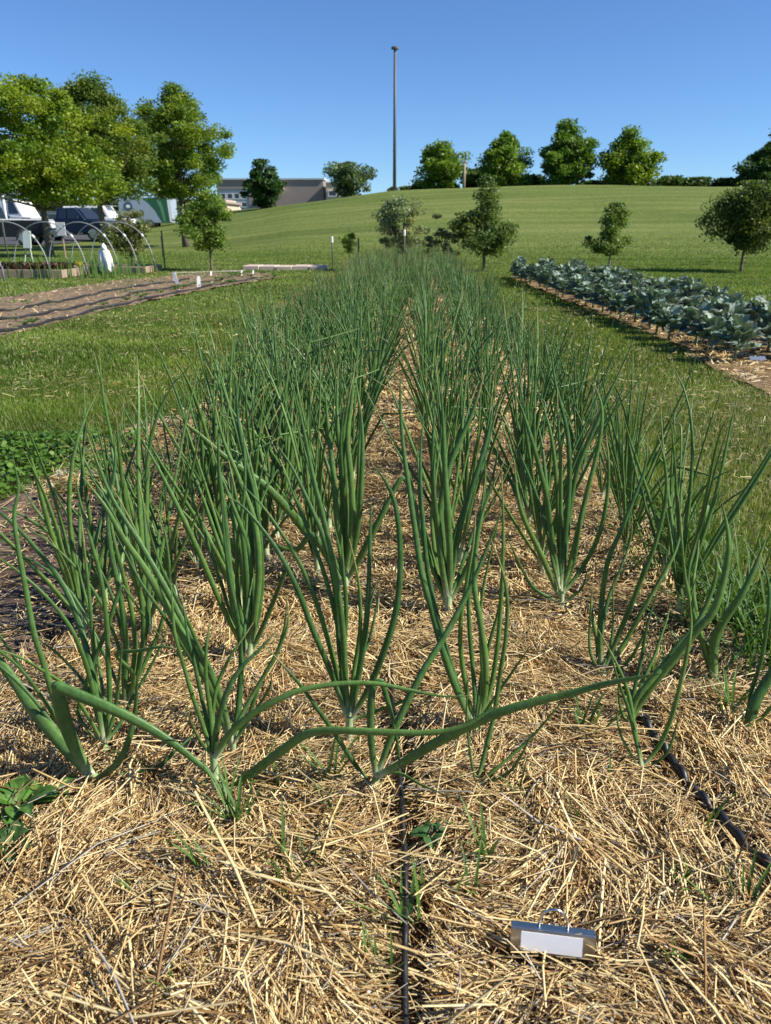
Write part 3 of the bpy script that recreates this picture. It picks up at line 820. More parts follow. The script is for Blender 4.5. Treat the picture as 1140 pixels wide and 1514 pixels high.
for (bpx, npx, nw, lab, leaves) in HERO:
    b = gp(*bpx, 0.012)
    b[2] = 0.014
    hero_xy.append((b[0], b[1]))
    Y0 = b[1]
    zc = float(np.dot(b - CAM, FW))
    pm = zc / F
    o = thing('onion_plant', b, lab, 'onion plant', OG)
    nt_ = at(npx[0], npx[1], Y0) - b
    V, Q, C = neck_geo((0, 0, -0.012), nt_, nw * pm / 2 * 0.9, nw * pm / 2 * 0.95)
    link('stem', np_mesh('stem', V, Q, C, True), M['neck'], o)
    leaves = list(leaves)
    rl_ = random.Random(int(bpx[0]) * 7 + 1)
    ups = [q for q in leaves if q[2] is None and q[3][0][1] - q[3][-1][1] > 110]
    ups.sort(key=lambda q: q[3][-1][0] + 0.3 * q[3][len(q[3]) // 2][0])
    def resamp(p_, m=9):
        p_ = np.array(p_, float); d_ = np.concatenate([[0], np.cumsum(np.hypot(*np.diff(p_, axis=0).T))]); d_ /= d_[-1]
        tt_ = np.linspace(0, 1, m); return np.stack([np.interp(tt_, d_, p_[:, 0]), np.interp(tt_, d_, p_[:, 1])], 1)
    for e_ in range(EXTRA.get(bpx, 0)):
        if len(ups) < 2: break
        i_ = e_ % (len(ups) - 1)
        al = rl_.uniform(0.25, 0.75)
        m_ = resamp(ups[i_][3]) * al + resamp(ups[i_ + 1][3]) * (1 - al)
        tt_ = np.linspace(0, 1, 9)
        sc_ = rl_.uniform(0.72, 1.05)
        m_ = m_[0] + (m_ - m_[0]) * sc_
        m_[:, 0] += 14 * np.sin(tt_ * 3 + rl_.uniform(0, 6)) * tt_ + rl_.uniform(-16, 16) * tt_ ** 1.5
        leaves.append((rl_.uniform(7, 10.5), rl_.uniform(-0.02, 0.12), None, [tuple(q) for q in m_]))
    for (wpx, dy, fold, pts) in leaves:
        wpx = wpx * 0.77 if wpx < 13.5 else wpx * 0.95
        k = len(pts)
        P3 = []
        seg = np.concatenate([[0], np.cumsum(np.hypot(np.diff([p[0] for p in pts]), np.diff([p[1] for p in pts])))])
        seg /= seg[-1]
        for (p, s) in zip(pts, seg):
            q = at(p[0], p[1], Y0 + dy * 1.3 * s + 0.012 * math.sin(s * 5 + wpx))
            q[2] = max(q[2], 0.03)
            P3.append(q - b)
        # root the leaf in the neck
        root = nt_ * min(1.0, max(0.35, float(P3[0][2]) / max(nt_[2], 1e-3) * 0.9))
        P3[0] = P3[0] * 0.35 + root * 0.65
        P3 = catmull(P3, 4)
        V, Q, C = leaf_geo(P3, wpx * pm * 1.02, random.random(), random.random(), 8, 0.55, fold)
        link('leaf', np_mesh('leaf', V, Q, C, True), M['onion'], o)

# ---- generated plants behind them
row_px = [[(235, 905), (285, 745)], [(143, 1168), (157, 1122)], [(319, 1184), (366, 990)], [(548, 1178), (515, 1112), (508, 880)], [(704, 1172), (702, 1102), (662, 912)], [(950, 1146), (890, 1008), (830, 902)], [(1104, 1088), (1058, 1020)]]
row_x = [float(np.mean([gp(*p)[0] for p in r_])) for r_ in row_px]
row_x = [gp(615 + k_ * 400, 735)[0] for k_ in (-0.80, -0.62, -0.44, -0.265, 0.105, 0.385, 0.645)]
row_x.append(gp(615 - 0.97 * 400, 735)[0])
print('ROWS', row_x, hero_xy)
row_start = [1.46, 1.48, 1.58, 1.80, 1.85, 1.85, 1.62, 4.4]
NP_ = 9
near_protos, far_protos, meshes = [], [], []
for i in range(NP_):
    neck, leaves = onion_proto(100 + i, random.choice([9, 10, 11, 12]), 0.98, 0.84, 6, 11, 1.1)
    nm = np_mesh('stem', *neck[:2], neck[2], True); nm.materials.append(M['neck'])
    lm = []
    for (V, Q, C) in leaves:
        m_ = np_mesh('leaf', V, Q, C, True); m_.materials.append(M['onion']); lm.append(m_)
    near_protos.append((nm, lm))
for i in range(8):
    neck, leaves = onion_proto(300 + i, random.choice([10, 11, 12, 13]), 0.96, 0.70, 4, 8, 1.3)
    V, Q, C = join(leaves)
    m_ = np_mesh('leaves', V, Q, C, True); m_.materials.append(M['onion'])
    nm = np_mesh('stem', *neck[:2], neck[2], True); nm.materials.append(M['neck'])
    far_protos.append((nm, m_, (V, Q, C)))
plants = []
for ri in range(8):
    y = row_start[ri]
    while y < YF - 0.6:
        x = row_x[ri] + random.gauss(0, 0.022)
        if random.random() > 0.05:
            plants.append((y, x, ri))
        y += random.uniform(0.12, 0.18) if y < 3.0 else random.uniform(0.15, 0.24) if y < 8 else random.uniform(0.19, 0.28)
plants.sort()
counts = [0] * 8
for h, r_ in zip(hero_xy, [1, 1, 1, 2, 2, 2, 3, 3, 4, 4, 5, 5, 5, 5, 4, 3, 6, 6]):
    counts[r_] += 1
rest = []
for i, (y, x, ri) in enumerate(plants):
    s = random.uniform(0.78, 1.04) * (0.88 if ri in (0, 6, 7) else 1.0)
    rz = random.uniform(0, 2 * PI)
    tx, ty = random.gauss(0, 0.07), random.gauss(-0.03 if ri in (0, 1, 2, 7) else 0.0, 0.055)
    if y > 3: x += random.gauss(0, 0.028) + (0.015 if ri == 3 else -0.012 if ri == 4 else 0) * (y - 3)
    z = float(bedz(x, y))
    if i < 280:
        c = counts[ri]; counts[ri] += 1
        if c < 20 and y < 5.2:
            lab = '%s onion plant from the front in the %s' % (ORD[c], ROWN[ri])
        elif y < 9:
            lab = 'onion plant halfway back in the %s' % ROWN[ri]
        else:
            lab = 'small distant onion plant near the far end of %s' % ROWN[ri]
        o = thing('onion_plant', (x, y, z), lab, 'onion plant', OG)
        o.rotation_euler = (tx, ty, rz); o.scale = (s, s, s)
        if y < 4.6:
            nm, lm = near_protos[random.randrange(NP_)]
            st_ = bpy.data.objects.new('stem', nm); col.objects.link(st_); st_.parent = o
            for m_ in lm:
                if random.random() < 0.08: continue
                l_ = bpy.data.objects.new('leaf', m_); col.objects.link(l_); l_.parent = o
                l_.rotation_euler = (random.gauss(0, .05), random.gauss(0, .05), random.gauss(0, .25))
        else:
            nm, m_, _ = far_protos[random.randrange(8)]
            for (nn, mm) in (('stem', nm), ('leaves', m_)):
                l_ = bpy.data.objects.new(nn, mm); col.objects.link(l_); l_.parent = o
    else:
        V, Q, C = far_protos[random.randrange(8)][2]
        c_, s_ = math.cos(rz), math.sin(rz)
        W = V * s
        W = np.stack([W[:, 0] * c_ - W[:, 1] * s_ + x, W[:, 0] * s_ + W[:, 1] * c_ + y, W[:, 2] + z], -1)
        rest.append((W, Q, C * random.uniform(0.9, 1.2)))
if rest:
    V, Q, C = join(rest)
    tag(link('distant_onions', np_mesh('distant_onions', V, Q, C, True), M['onion']), 'mass of onion leaves closing the far end of the bed', 'onions', kind='stuff')

# ------------------------------------------------------------------ drip lines
def tape(pts2, wid, name, label, group, amp=0.004, z0=0.014, fz=None, flat=0.35):
    P = catmull([(p[0], p[1], 0) for p in pts2], 14)
    s = np.arange(len(P))
    if name == 'drip_line' and fz is None: z0 = np.where(P[:, 1] > 1.45, 0.004, z0)
    P[:, 2] = (np.maximum(bedz(P[:, 0], P[:, 1]), 0) if fz is None else fz(P[:, 0], P[:, 1])) + z0 + amp * np.sin(s * 0.8) * np.sin(s * 0.23 + 1)
    mb = MB(); mb.tube(P, wid / 2 * (1 + 0.05 * np.sin(s * 1.9)), 10, flat=flat)
    return tag(mb.build(name, M['tape'], smooth=True), label, 'drip line', group)
DG = 'black drip irrigation lines'
cl = [tuple(p) for p in cpts]; cl += [(cl[-1][0], y) for y in np.arange(cl[-1][1] + 0.6, 15.5, 1.5)]
rl = [tuple(p) for p in rpts]; rl += [(0.5 * (row_x[5] + row_x[6]), y) for y in np.arange(rl[-1][1] + 0.6, 15.5, 1.5)]
# flattened tape: widen sideways through the reference axis
tape(cl, 0.021, 'drip_line', 'flat black drip line emerging from straw at the bottom centre', DG, z0=0.026, flat=0.45)
tape(rl, 0.019, 'drip_line', 'wrinkled black drip line snaking through straw at right', DG, amp=0.008, z0=0.030, flat=0.75)
lx = 0.5 * (row_x[1] + row_x[2])
tape([(lx, y) for y in np.arange(0.8, 15.5, 1.2)], 0.016, 'drip_line', 'black drip line between second and third onion rows from left', DG, z0=0.004)
soz = lambda x, y: 0.02 + 0.015 * n_patch(x * 2, y * 2)
for (a, lab) in (([(-60, 510), (0, 496), (100, 472), (200, 448), (300, 427), (380, 413)], 'black drip line along the near edge of the left seed bed'),
                 ([(-60, 494), (0, 477), (90, 462), (180, 441), (260, 426), (330, 415)], 'middle black drip line on the left seed bed'),
                 ([(-60, 474), (0, 463), (80, 450), (140, 437), (200, 426), (280, 415)], 'black drip line farthest back on the left seed bed')):
    tape([tuple(gp(*p)[:2]) for p in a], 0.032, 'drip_line', lab, DG, amp=0.008, z0=0.004, fz=soz, flat=0.5)

# ------------------------------------------------------------------ grass
def blades(x, y, hmin, hmax, w, C, zf, lean=0.5):
    n = len(x)
    h = rng.uniform(hmin, hmax, n); az = rng.uniform(0, 2 * PI, n); ln = np.abs(rng.normal(0, lean, n))
    fa = rng.uniform(0, 2 * PI, n)
    d = np.stack([np.cos(az), np.sin(az)], -1)
    sd = np.stack([np.cos(fa), np.sin(fa)], -1) * (np.broadcast_to(w, (n,)) / 2)[:, None]
    z = zf(x, y) - 0.004
    b = np.stack([x, y, z], -1)
    def pt(t, k):
        p = b.copy()
        p[:, :2] += d * (np.sin(ln * t) * h * t)[:, None]
        p[:, 2] += np.cos(ln * t) * h * t
        if k: p[:, :2] += sd * k
        return p
    V = np.stack([pt(0, -1), pt(0, 1), pt(0.55, 0.8), pt(0.55, -0.8), pt(1, 0)], 1).reshape(-1, 3)
    i = np.arange(n)[:, None] * 5
    T = np.concatenate([i + [0, 1, 2], i + [0, 2, 3], i + [3, 2, 4]], 1).reshape(-1, 3)
    return V, T, np.repeat(C, 5, 0)

def grass_col(x, y, dry=0.12):
    n = len(x)
    k = np.clip(0.5 + 0.5 * n_patch(x, y) + rng.normal(0, 0.22, n), 0, 1)
    C = lerp((0.062, 0.120, 0.013), (0.170, 0.245, 0.034), k)
    C *= (1 + 0.28 * n_patch(x * 2.5 + 3, y * 2.5))[:, None]
    dr = rng.random(n) < dry * (0.6 + 0.8 * np.clip(n_big(x, y) + 0.5, 0, 1.5))
    C[dr] = lerp((0.26, 0.25, 0.10), (0.45, 0.42, 0.24), rng.random(dr.sum()))
    return C

def lawn(n, xr_, yr_, hmin, hmax, w, cond, dry=0.12):
    x = rng.uniform(*xr_, n); y = rng.uniform(*yr_, n)
    k = cond(x, y) & (np.abs(x) < 0.62 * y + 1.2)
    x = x[k]; y = y[k]
    return blades(x, y, hmin, hmax, w, grass_col(x, y, dry), terrain)
def condL(x, y):
    return ((x < xl(y) - 0.02) & ~inside(x, y, SOILP) & ~inside(x, y, SB)) & ((y > 2.0) | (x < -1.2))
def condR(x, y):
    return (x > xr(y) + 0.05 + 0.03 * n_fine(x, y)) & ~inside(x, y, BB)
def condF(x, y):
    return ~((x > xl(y)) & (x < xr(y)) & (y < YF)) & ~inside(x, y, SB) & ~inside(x, y, BB)
parts = [
    lawn(150000, (-3.6, -1.05), (1.9, 4.5), 0.018, 0.048, 0.0034, condL),
    lawn(170000, (0.8, 4.0), (0.9, 4.5), 0.018, 0.048, 0.0034, condR, 0.32),
    lawn(170000, (-6.2, -1.0), (4.5, 9), 0.018, 0.04, 0.0065, condL),
    lawn(170000, (0.8, 6.4), (4.5, 9), 0.018, 0.04, 0.0065, condR, 0.26),
    lawn(330000, (-14, 14), (9, 23), 0.016, 0.034, 0.013, condF),
    lawn(120000, (-16, 16), (23, 34), 0.012, 0.028, 0.02, lambda x, y: condF(x, y) & (rng.random(len(x)) > (y - 23) / 11.0), 0.08),
]
n = 26000
y = rng.uniform(0.9, 9.0, n) ; x = xr(y) + 0.01 + np.abs(rng.normal(0, 0.06, n)) + 0.02 * n_fine(x=y * 0.7, y=y)
parts.append(blades(x, y, 0.05, 0.13, 0.0042, grass_col(x, y, 0.22), terrain, 0.8))  # taller overhanging edge blades, added for the shade they cast on the bed
V, T, C = join(parts)
tag(link('lawn_grass', np_mesh('lawn_grass', V, T, C), M['grass']), 'short mown green lawn grass around the beds', 'grass', kind='stuff')

# clover and weeds at the lawn corner, left
def round_leaves(centers, size, C, tilt=0.5, seg=6, squash=1.0):
    n = len(centers)
    a = np.arange(seg) * 2 * PI / seg
    nx_ = rng.normal(0, tilt, n); ny_ = rng.normal(0, tilt, n)
    N = np.stack([nx_, ny_, np.ones(n)], -1); N /= np.linalg.norm(N, axis=1)[:, None]
    U = np.cross(N, rng.normal(0, 1, (n, 3))); U /= np.linalg.norm(U, axis=1)[:, None]
    W = np.cross(N, U)
    s = np.broadcast_to(size, (n,))
    V = centers[:, None, :] + s[:, None, None] * (np.cos(a)[None, :, None] * U[:, None] + squash * np.sin(a)[None, :, None] * W[:, None])
    V = V.reshape(-1, 3)
    i = np.arange(n)[:, None] * seg
    T = np.concatenate([i + [0, k, k + 1] for k in range(1, seg - 1)], 1).reshape(-1, 3)
    return V, T, np.repeat(C, seg, 0)
n = 26000
cc = gp(70, 690)
x = rng.uniform(-2.9, -1.1, n); y = rng.uniform(1.7, 3.1, n)
dens = 1 - ((x - cc[0]) / 0.8) ** 2 - ((y - cc[1]) / 0.5) ** 2 + 0.5 * n_patch(x * 2, y * 2)
k = (dens > rng.random(n) * 0.5) & ~((x > -1.14))
x, y = x[k], y[k]
c = np.stack([x, y, rng.uniform(0.02, 0.085, len(x)) * np.clip(dens[k], 0.5, 1)], -1)
Cc = lerp((0.05, 0.12, 0.015), (0.12, 0.22, 0.03), rng.random(len(x)))
V, T, C = round_leaves(c, rng.uniform(0.006, 0.013, len(x)), Cc)
tag(link('clover', np_mesh('clover', V, T, C), M['weed']), 'patch of bright green clover at the left lawn corner', 'clover', kind='stuff')
# two white clover flowers
for (u, v, lab) in ((86, 698, 'white clover flower, upper one in the clover patch'), (72, 717, 'white clover flower, lower one in the clover patch')):
    p = gp(u, v, 0.08)
    o = thing('clover_flower', (p[0], p[1], 0), lab, 'flower', 'clover flowers')
    mb = MB(); mb.tube([(0, 0, 0), (0.003, 0, 0.07)], 0.0012, 5); mb.build('stalk', M['post'], o)
    pc = rng.normal(0, 1, (60, 3)); pc /= np.linalg.norm(pc, axis=1)[:, None]
    V, T, C = round_leaves(pc * 0.009 + [0.003, 0, 0.078], 0.005, np.tile([[0.6, 0.6, 0.5]], (60, 1)))
    link('petals', np_mesh('petals', V, T, C), M['weed'], o)

def blade_curve(b, az, length, w, bend, hue, n=7):
    t = np.linspace(0, 1, n)
    ang = bend[0] + (bend[1] - bend[0]) * t ** 1.3
    ds = length / (n - 1)
    hor = np.concatenate([[0], np.cumsum(np.sin(ang[:-1]) * ds)]); ver = np.concatenate([[0], np.cumsum(np.cos(ang[:-1]) * ds)])
    P = np.stack([b[0] + hor * math.cos(az), b[1] + hor * math.sin(az), b[2] + ver], -1)
    wd = w / 2 * (1 - t ** 2) ** 0.8 + 0.0003
    sd = np.array([-math.sin(az), math.cos(az), 0])
    V = np.stack([P - sd * wd[:, None], P + [0, 0, -w * 0.15], P + sd * wd[:, None]], 1).reshape(-1, 3)
    i = np.arange(n - 1)[:, None] * 3
    Q = np.concatenate([i + [0, 1, 4, 3], i + [1, 2, 5, 4]], 1).reshape(-1, 4)
    C = np.tile(lerp((0.05, 0.12, 0.025), (0.12, 0.22, 0.04), np.array(hue)), (3 * n, 1))
    return V, Q, C

def grass_tuft(name, p, n, l0, l1, w, label, group, cat='weed', spread=0.01, b1=1.5):
    o = thing(name, p, label, cat, group)
    pr = []
    for i in range(n):
        pr.append(blade_curve((random.gauss(0, spread), random.gauss(0, spread), -0.005), random.uniform(0, 2 * PI), random.uniform(l0, l1), w * random.uniform(.6, 1.1), (random.uniform(0.05, 0.7), random.uniform(0.5, b1)), random.random()))
    V, Q, C = join(pr)
    link('blades', np_mesh('blades', V, Q, C, True), M['weed'], o)
    return o
WG = 'grass weeds sprouting through the straw'
for (u, v, n_, l, lab) in (
    (352, 1232, 13, .11, 'grass weed in front of the second front onion plant'),
    (430, 1318, 8, .10, 'grass weed sprawling flat in the straw at lower left'),
    (486, 1172, 9, .10, 'grass weed left of the front centre onion neck'),
    (724, 1268, 8, .10, 'grass weed in the straw right of the round-leaved seedling'),
    (856, 1098, 8, .10, 'grass weed between the thin plant and the slender front right onion'),
    (1086, 1362, 6, .09, 'grass weed in the straw at the lower right edge'),
    (596, 1372, 5, .10, 'grass weed lying over the centre drip line'),
    (600, 1330, 3, .06, 'small grass sprout on the centre drip line'),
    (975, 1012, 9, .08, 'grass weed below the leaf of the pale-necked onion'),
    (1010, 1320, 5, .05, 'tiny grass sprout between the tag and the right edge'),
    (262, 1485, 3, .07, 'grass sprout at the bottom edge, left'),
    (1078, 1060, 10, .09, 'grass weed left of the thick-leaved onion at the right edge'),
    (90, 810, 10, .09, 'grass weed on the bare soil patch'),
    (400, 1170, 6, .08, 'grass weed under the arching onion leaves')):
    p = gp(u, v, 0.015)
    grass_tuft('grass_weed', (p[0], p[1], 0.022), int(n_ * 1.4), l * .6, l * 1.35, 0.0058, lab, WG)

# long tufts at the right edge of the bed
wd_ = random.Random(5)
for (u, v, side_) in ((460, 1290, 'left of the centre drip line, low'), (505, 1225, 'just left of the centre drip line, high'), (300, 1300, 'in the straw below the second front onion'), (200, 1330, 'in the open straw at lower left'),
                      (770, 1180, 'right of the small thin onion plant'), (860, 1210, 'in the open straw at right, above the tag'), (900, 1150, 'left of the slender front right onion neck'), (1060, 1240, 'right of the exposed drip line'),
                      (690, 1330, 'in the straw left of the metal tag'), (560, 1440, 'left of the centre drip line at the bottom'), (1010, 1440, 'in the straw at the lower right corner'), (640, 985, 'between the two middle onion rows'), (780, 960, 'left of the full clear-standing onion')):
    p = gp(u, v, 0.02)
    grass_tuft('grass_weed', (p[0], p[1], 0.022), wd_.randint(3, 8), .03, wd_.uniform(.06, .12), 0.0045, 'grass sprout ' + side_, WG)
LG = 'long grass tufts along the right edge of the bed'
for (u, v, n_, lab) in ((1080, 930, 90, 'largest tuft of long blue-green grass at the right edge'), (1130, 985, 70, 'tuft of long grass at the right edge, nearest the camera'),
                        (1010, 850, 50, 'tuft of long grass behind the largest one'), (985, 790, 40, 'tuft of long grass along the lawn edge, middle of three'), (940, 700, 36, 'tuft of long grass along the lawn edge farthest back')):
    p = gp(u, v, 0.01)
    grass_tuft('grass_tuft', (p[0], p[1], 0.0), int(n_ * 1.5), 0.14, 0.34, 0.006, lab, LG, 'grass', 0.05, 2.1)

# broad-leaved weeds
def broad_leaf(b, az, length, w, el, C0, wav=0.1, n=7, m=4, stalk=0.25, lobes=0):
    t = np.linspace(0, 1, n)
    el_t = el - 0.9 * t
    ds = length / (n - 1)
    hor = np.concatenate([[0], np.cumsum(np.cos(el_t[:-1]) * ds)]); ver = np.concatenate([[0], np.cumsum(np.sin(el_t[:-1]) * ds)])
    tb = np.clip((t - stalk) / (1 - stalk), 0, 1)
    wd = w * np.sqrt(np.clip(np.sin(PI * np.clip(tb, 0, 1) ** 0.75), 0, 1)) + 0.03 * w
    if lobes: wd = wd * (1 + 0.18 * np.sin(tb * PI * 2 * lobes))
    V = []
    for j in range(m + 1):
        s = (j / m - 0.5) * 2
        zz = ver + 0.18 * wd * abs(s) * 1.2 + wav * wd * np.sin(t * 11 + j * 2.1 + az * 3) * abs(s)
        hx = hor * math.cos(az) - math.sin(az) * wd / 2 * s; hy = hor * math.sin(az) + math.cos(az) * wd / 2 * s
        V.append(np.stack([b[0] + hx, b[1] + hy, b[2] + zz], -1))
    V = np.stack(V, 1).reshape(-1, 3)
    k = m + 1
    i = (np.arange(n - 1)[:, None] * k + np.arange(m)[None, :]).reshape(-1)
    Q = np.stack([i, i + 1, i + k + 1, i + k], -1)
    C = np.tile(C0, (len(V), 1)).astype(float)
    mid = (np.arange(len(V)) % k) == m // 2
    C[mid] = C[mid] * 1.5 + 0.02
    return V, Q, C
def weed_plant(name, p, n, l, w, label, group=None, C0=(0.07, 0.16, 0.025), el=0.7, lobes=0):
    o = thing(name, p, label, 'weed', group)
    pr = [broad_leaf((0, 0, 0.0), i * 2.4 + random.uniform(-.3, .3), l * random.uniform(.6, 1), w * random.uniform(.7, 1.1), random.uniform(el * .5, el * 1.3), np.array(C0) * random.uniform(.8, 1.25), lobes=lobes) for i in range(n)]
    V, Q, C = join(pr)
    link('leaves', np_mesh('leaves', V, Q, C, True), M['weed'], o)
p = gp(35, 1215); weed_plant('broadleaf_weed', (p[0], p[1], 0.03), 16, 0.085, 0.030, 'bright green broad-leaved weed in the lower left straw', lobes=2)
p = gp(20, 1275); weed_plant('broadleaf_weed', (p[0], p[1], 0.03), 18, 0.055, 0.02, 'low dark weed below the bright broad-leaved one at the left edge', C0=(0.045, 0.1, 0.025), lobes=2)
p = gp(75, 1205); weed_plant('broadleaf_weed', (p[0], p[1], 0.025), 9, 0.06, 0.025, 'small leafy weed right of the bright broad-leaved one', C0=(0.06, 0.13, 0.025))
p = gp(636, 1262); weed_plant('round_leaf_seedling', (p[0], p[1], 0.036), 5, 0.034, 0.024, 'round-leaved seedling beside the centre drip line', C0=(0.05, 0.13, 0.035), el=0.5)
x, y = SEEDW
V, T, C = round_leaves(np.stack([x, y, rng.uniform(0.02, 0.06, len(x))], -1), rng.uniform(0.012, 0.022, len(x)), lerp((0.06, 0.11, 0.02), (0.13, 0.20, 0.04), rng.random(len(x))), 0.6, 5, 0.6)
tag(link('small_weeds', np_mesh('seed_bed_weeds', V, T, C), M['weed']), 'thin cover of tiny weeds on the left seed bed', 'weeds', kind='stuff')
n = 2600   # small weeds scattered along the bed edges
x = np.concatenate([rng.normal(XL + 0.05, 0.12, n), rng.normal(XR - 0.08, 0.10, n)]); y = rng.uniform(0.9, 9, 2 * n) 
k = (n_patch(x * 3, y * 3) > 0.0) & (x < XR + 0.02) | (rng.random(2 * n) < 0.1)
x, y = x[k], y[k]
V, T, C = round_leaves(np.stack([x, y, rng.uniform(0.015, 0.05, len(x))], -1), rng.uniform(0.005, 0.011, len(x)), lerp((0.04, 0.10, 0.02), (0.09, 0.17, 0.03), rng.random(len(x))), 0.5, 6, 0.6)
tag(link('small_weeds', np_mesh('small_weeds', V, T, C), M['weed']), 'tiny green weeds scattered along the edges of the straw', 'weeds', kind='stuff')

# ------------------------------------------------------------------ metal plant tag
tp = gp(816, 1412, 0.03)
tg = thing('plant_marker', (tp[0], tp[1], 0.0), 'metal plant marker with a blank white label and wire loop in the straw', 'plant marker', rz=R(-6))
pw, ph = 0.106, 0.031
mb = MB()
a = R(74)     # face leans back
def fp(x_, s_, off=0.0):  # point on the face: x across, s up the slope
    return (x_, s_ * math.cos(a) - off * math.sin(a), 0.030 + s_ * math.sin(a) + off * math.cos(a))
def slab(mb, x0, x1, s0, s1, o0, o1):
    vs = [fp(x_, s_, o_) for o_ in (o0, o1) for (x_, s_) in ((x0, s0), (x1, s0), (x1, s1), (x0, s1))]
    mb.add(vs, [(0, 1, 2, 3), (4, 7, 6, 5), (0, 4, 5, 1), (1, 5, 6, 2), (2, 6, 7, 3), (3, 7, 4, 0)])
slab(mb, -pw / 2, pw / 2, 0, ph, 0, 0.0012)
mb.build('plate', M['alu'], tg, bevel=0.0004)
mb = MB(); e = fp(0, ph, 0.0)
mb.box((0, e[1] + 0.0058, e[2] - 0.0010), (pw, 0.0125, 0.0022), 0, rx=R(-14), bev=0.0006)
mb.build('top_fold', M['alu'], tg)
mb = MB(); slab(mb, -pw / 2 + 0.013, pw / 2 - 0.016, 0.003, ph - 0.003, 0.0013, 0.0018); mb.build('label_strip', M['label'], tg)
for k, dx in enumerate((0, .003)):
    mb.box
mb = MB()
lx0, lx1 = 0.0 - 0.018, 0.018
pts = [(lx0, e[1] + 0.006, -0.02), (lx0, e[1] + 0.006, e[2])] + [(0.0 - 0.018 * math.cos(t_), e[1] + 0.006, e[2] + 0.004 + 0.028 * math.sin(t_)) for t_ in np.linspace(0.1, PI - 0.1, 12)] + [(lx1, e[1] + 0.006, e[2]), (lx1, e[1] + 0.006, -0.02)]
mb.tube(pts, 0.0019, 8); mb.build('wire_loop', M['alu'], tg, smooth=True)

tp2 = gp(1119, 535, 0.03)
t2 = thing('plant_marker', (tp2[0], tp2[1], 0.02), 'small silver plant marker in the straw at the corner of the broccoli bed', 'plant marker')
mb = MB(); mb.box((0, 0, 0.035), (0.11, 0.004, 0.035), rx=R(-50), bev=.001); mb.build('plate', M['alu'], t2)
mb = MB(); mb.tube([(-.02, 0.01, -.03), (-.02, 0.01, .05), (0, 0.01, .06), (.02, 0.01, .05), (.02, 0.01, -.03)], .002, 6); mb.build('wire', M['alu'], t2)
# ------------------------------------------------------------------ broccoli
BC = np.array((0.145, 0.212, 0.160))
bp_meshes = []
for i in range(7):
    r = random.Random(900 + i)
    pr = []
    for j in range(r.randint(26, 30)):
        s = j / 28
        pr.append(broad_leaf((0, 0, 0.04 + 0.16 * s), j * 2.4 + r.uniform(-.3, .3), r.uniform(0.19, 0.28) * (1 - .2 * s), r.uniform(0.095, 0.145) * (1 - .2 * s), r.uniform(0.45, 0.9) + 0.6 * s, BC * r.uniform(0.75, 1.3) * np.array([r.uniform(.9, 1.15), 1, 1]), 0.22, 8, 6, 0.32, lobes=2))
    V, Q, C = join(pr)
    fm = np_mesh('foliage', V, Q, C, True); fm.materials.append(M['broccoli'])
    V, Q = sweep([(0, 0, -0.02), (0.005, 0, 0.08), (0, 0.005, 0.2)], [0.014, 0.012, 0.008], 8)
    sm = np_mesh('stem', V, Q, np.tile([[0.2, 0.28, 0.16]], (len(V), 1)), True); sm.materials.append(M['broccoli'])
    bp_meshes.append((sm, fm))
BG = 'broccoli plants in the bed on the right'
RB = ['nearest row', 'middle row', 'back row']
for ri, X in enumerate((2.2, 2.68, 3.16)):
    y = 5.35 + ri * 0.15; c = 0
    while y < 14.5:
        if X - 0.04 * (y - 6) < 0.56 * y + 0.3:
            if y < 8.2:
                lab = '%s blue-green broccoli plant from the front in the %s of the right-hand bed' % (ORD[c], RB[ri])
            else:
                lab = 'blue-green broccoli plant far along the %s of the right-hand bed' % RB[ri]
            sm, fm = bp_meshes[random.randrange(7)]
            o = thing('broccoli_plant', (X + random.gauss(0, .04) - 0.040 * (y - 6), y, 0.01), lab, 'broccoli', BG, random.uniform(0, 6))
            s = random.uniform(0.85, 1.1) * 0.92; o.scale = (s, s, s * random.uniform(0.9, 1.05))
            for nn, mm in (('stem', sm), ('foliage', fm)):
                q = bpy.data.objects.new(nn, mm); col.objects.link(q); q.parent = o
            c += 1
        y += random.uniform(0.32, 0.42)

# ------------------------------------------------------------------ trees
def leaf_cards(P, size, C):
    n = len(P)
    N = rng.normal(0, 1, (n, 3)); N[:, 2] = np.abs(N[:, 2]) + 0.5; N /= np.linalg.norm(N, axis=1)[:, None]
    U = np.cross(N, rng.normal(0, 1, (n, 3))); U /= np.linalg.norm(U, axis=1)[:, None]
    W = np.cross(N, U)
    s = (size * rng.uniform(0.6, 1.3, n))[:, None]
    V = np.stack([P - U * s, P - W * s * 0.55, P + U * s, P + W * s * 0.55], 1).reshape(-1, 3)
    return V, np.arange(4 * n).reshape(-1, 4), np.repeat(C, 4, 0)

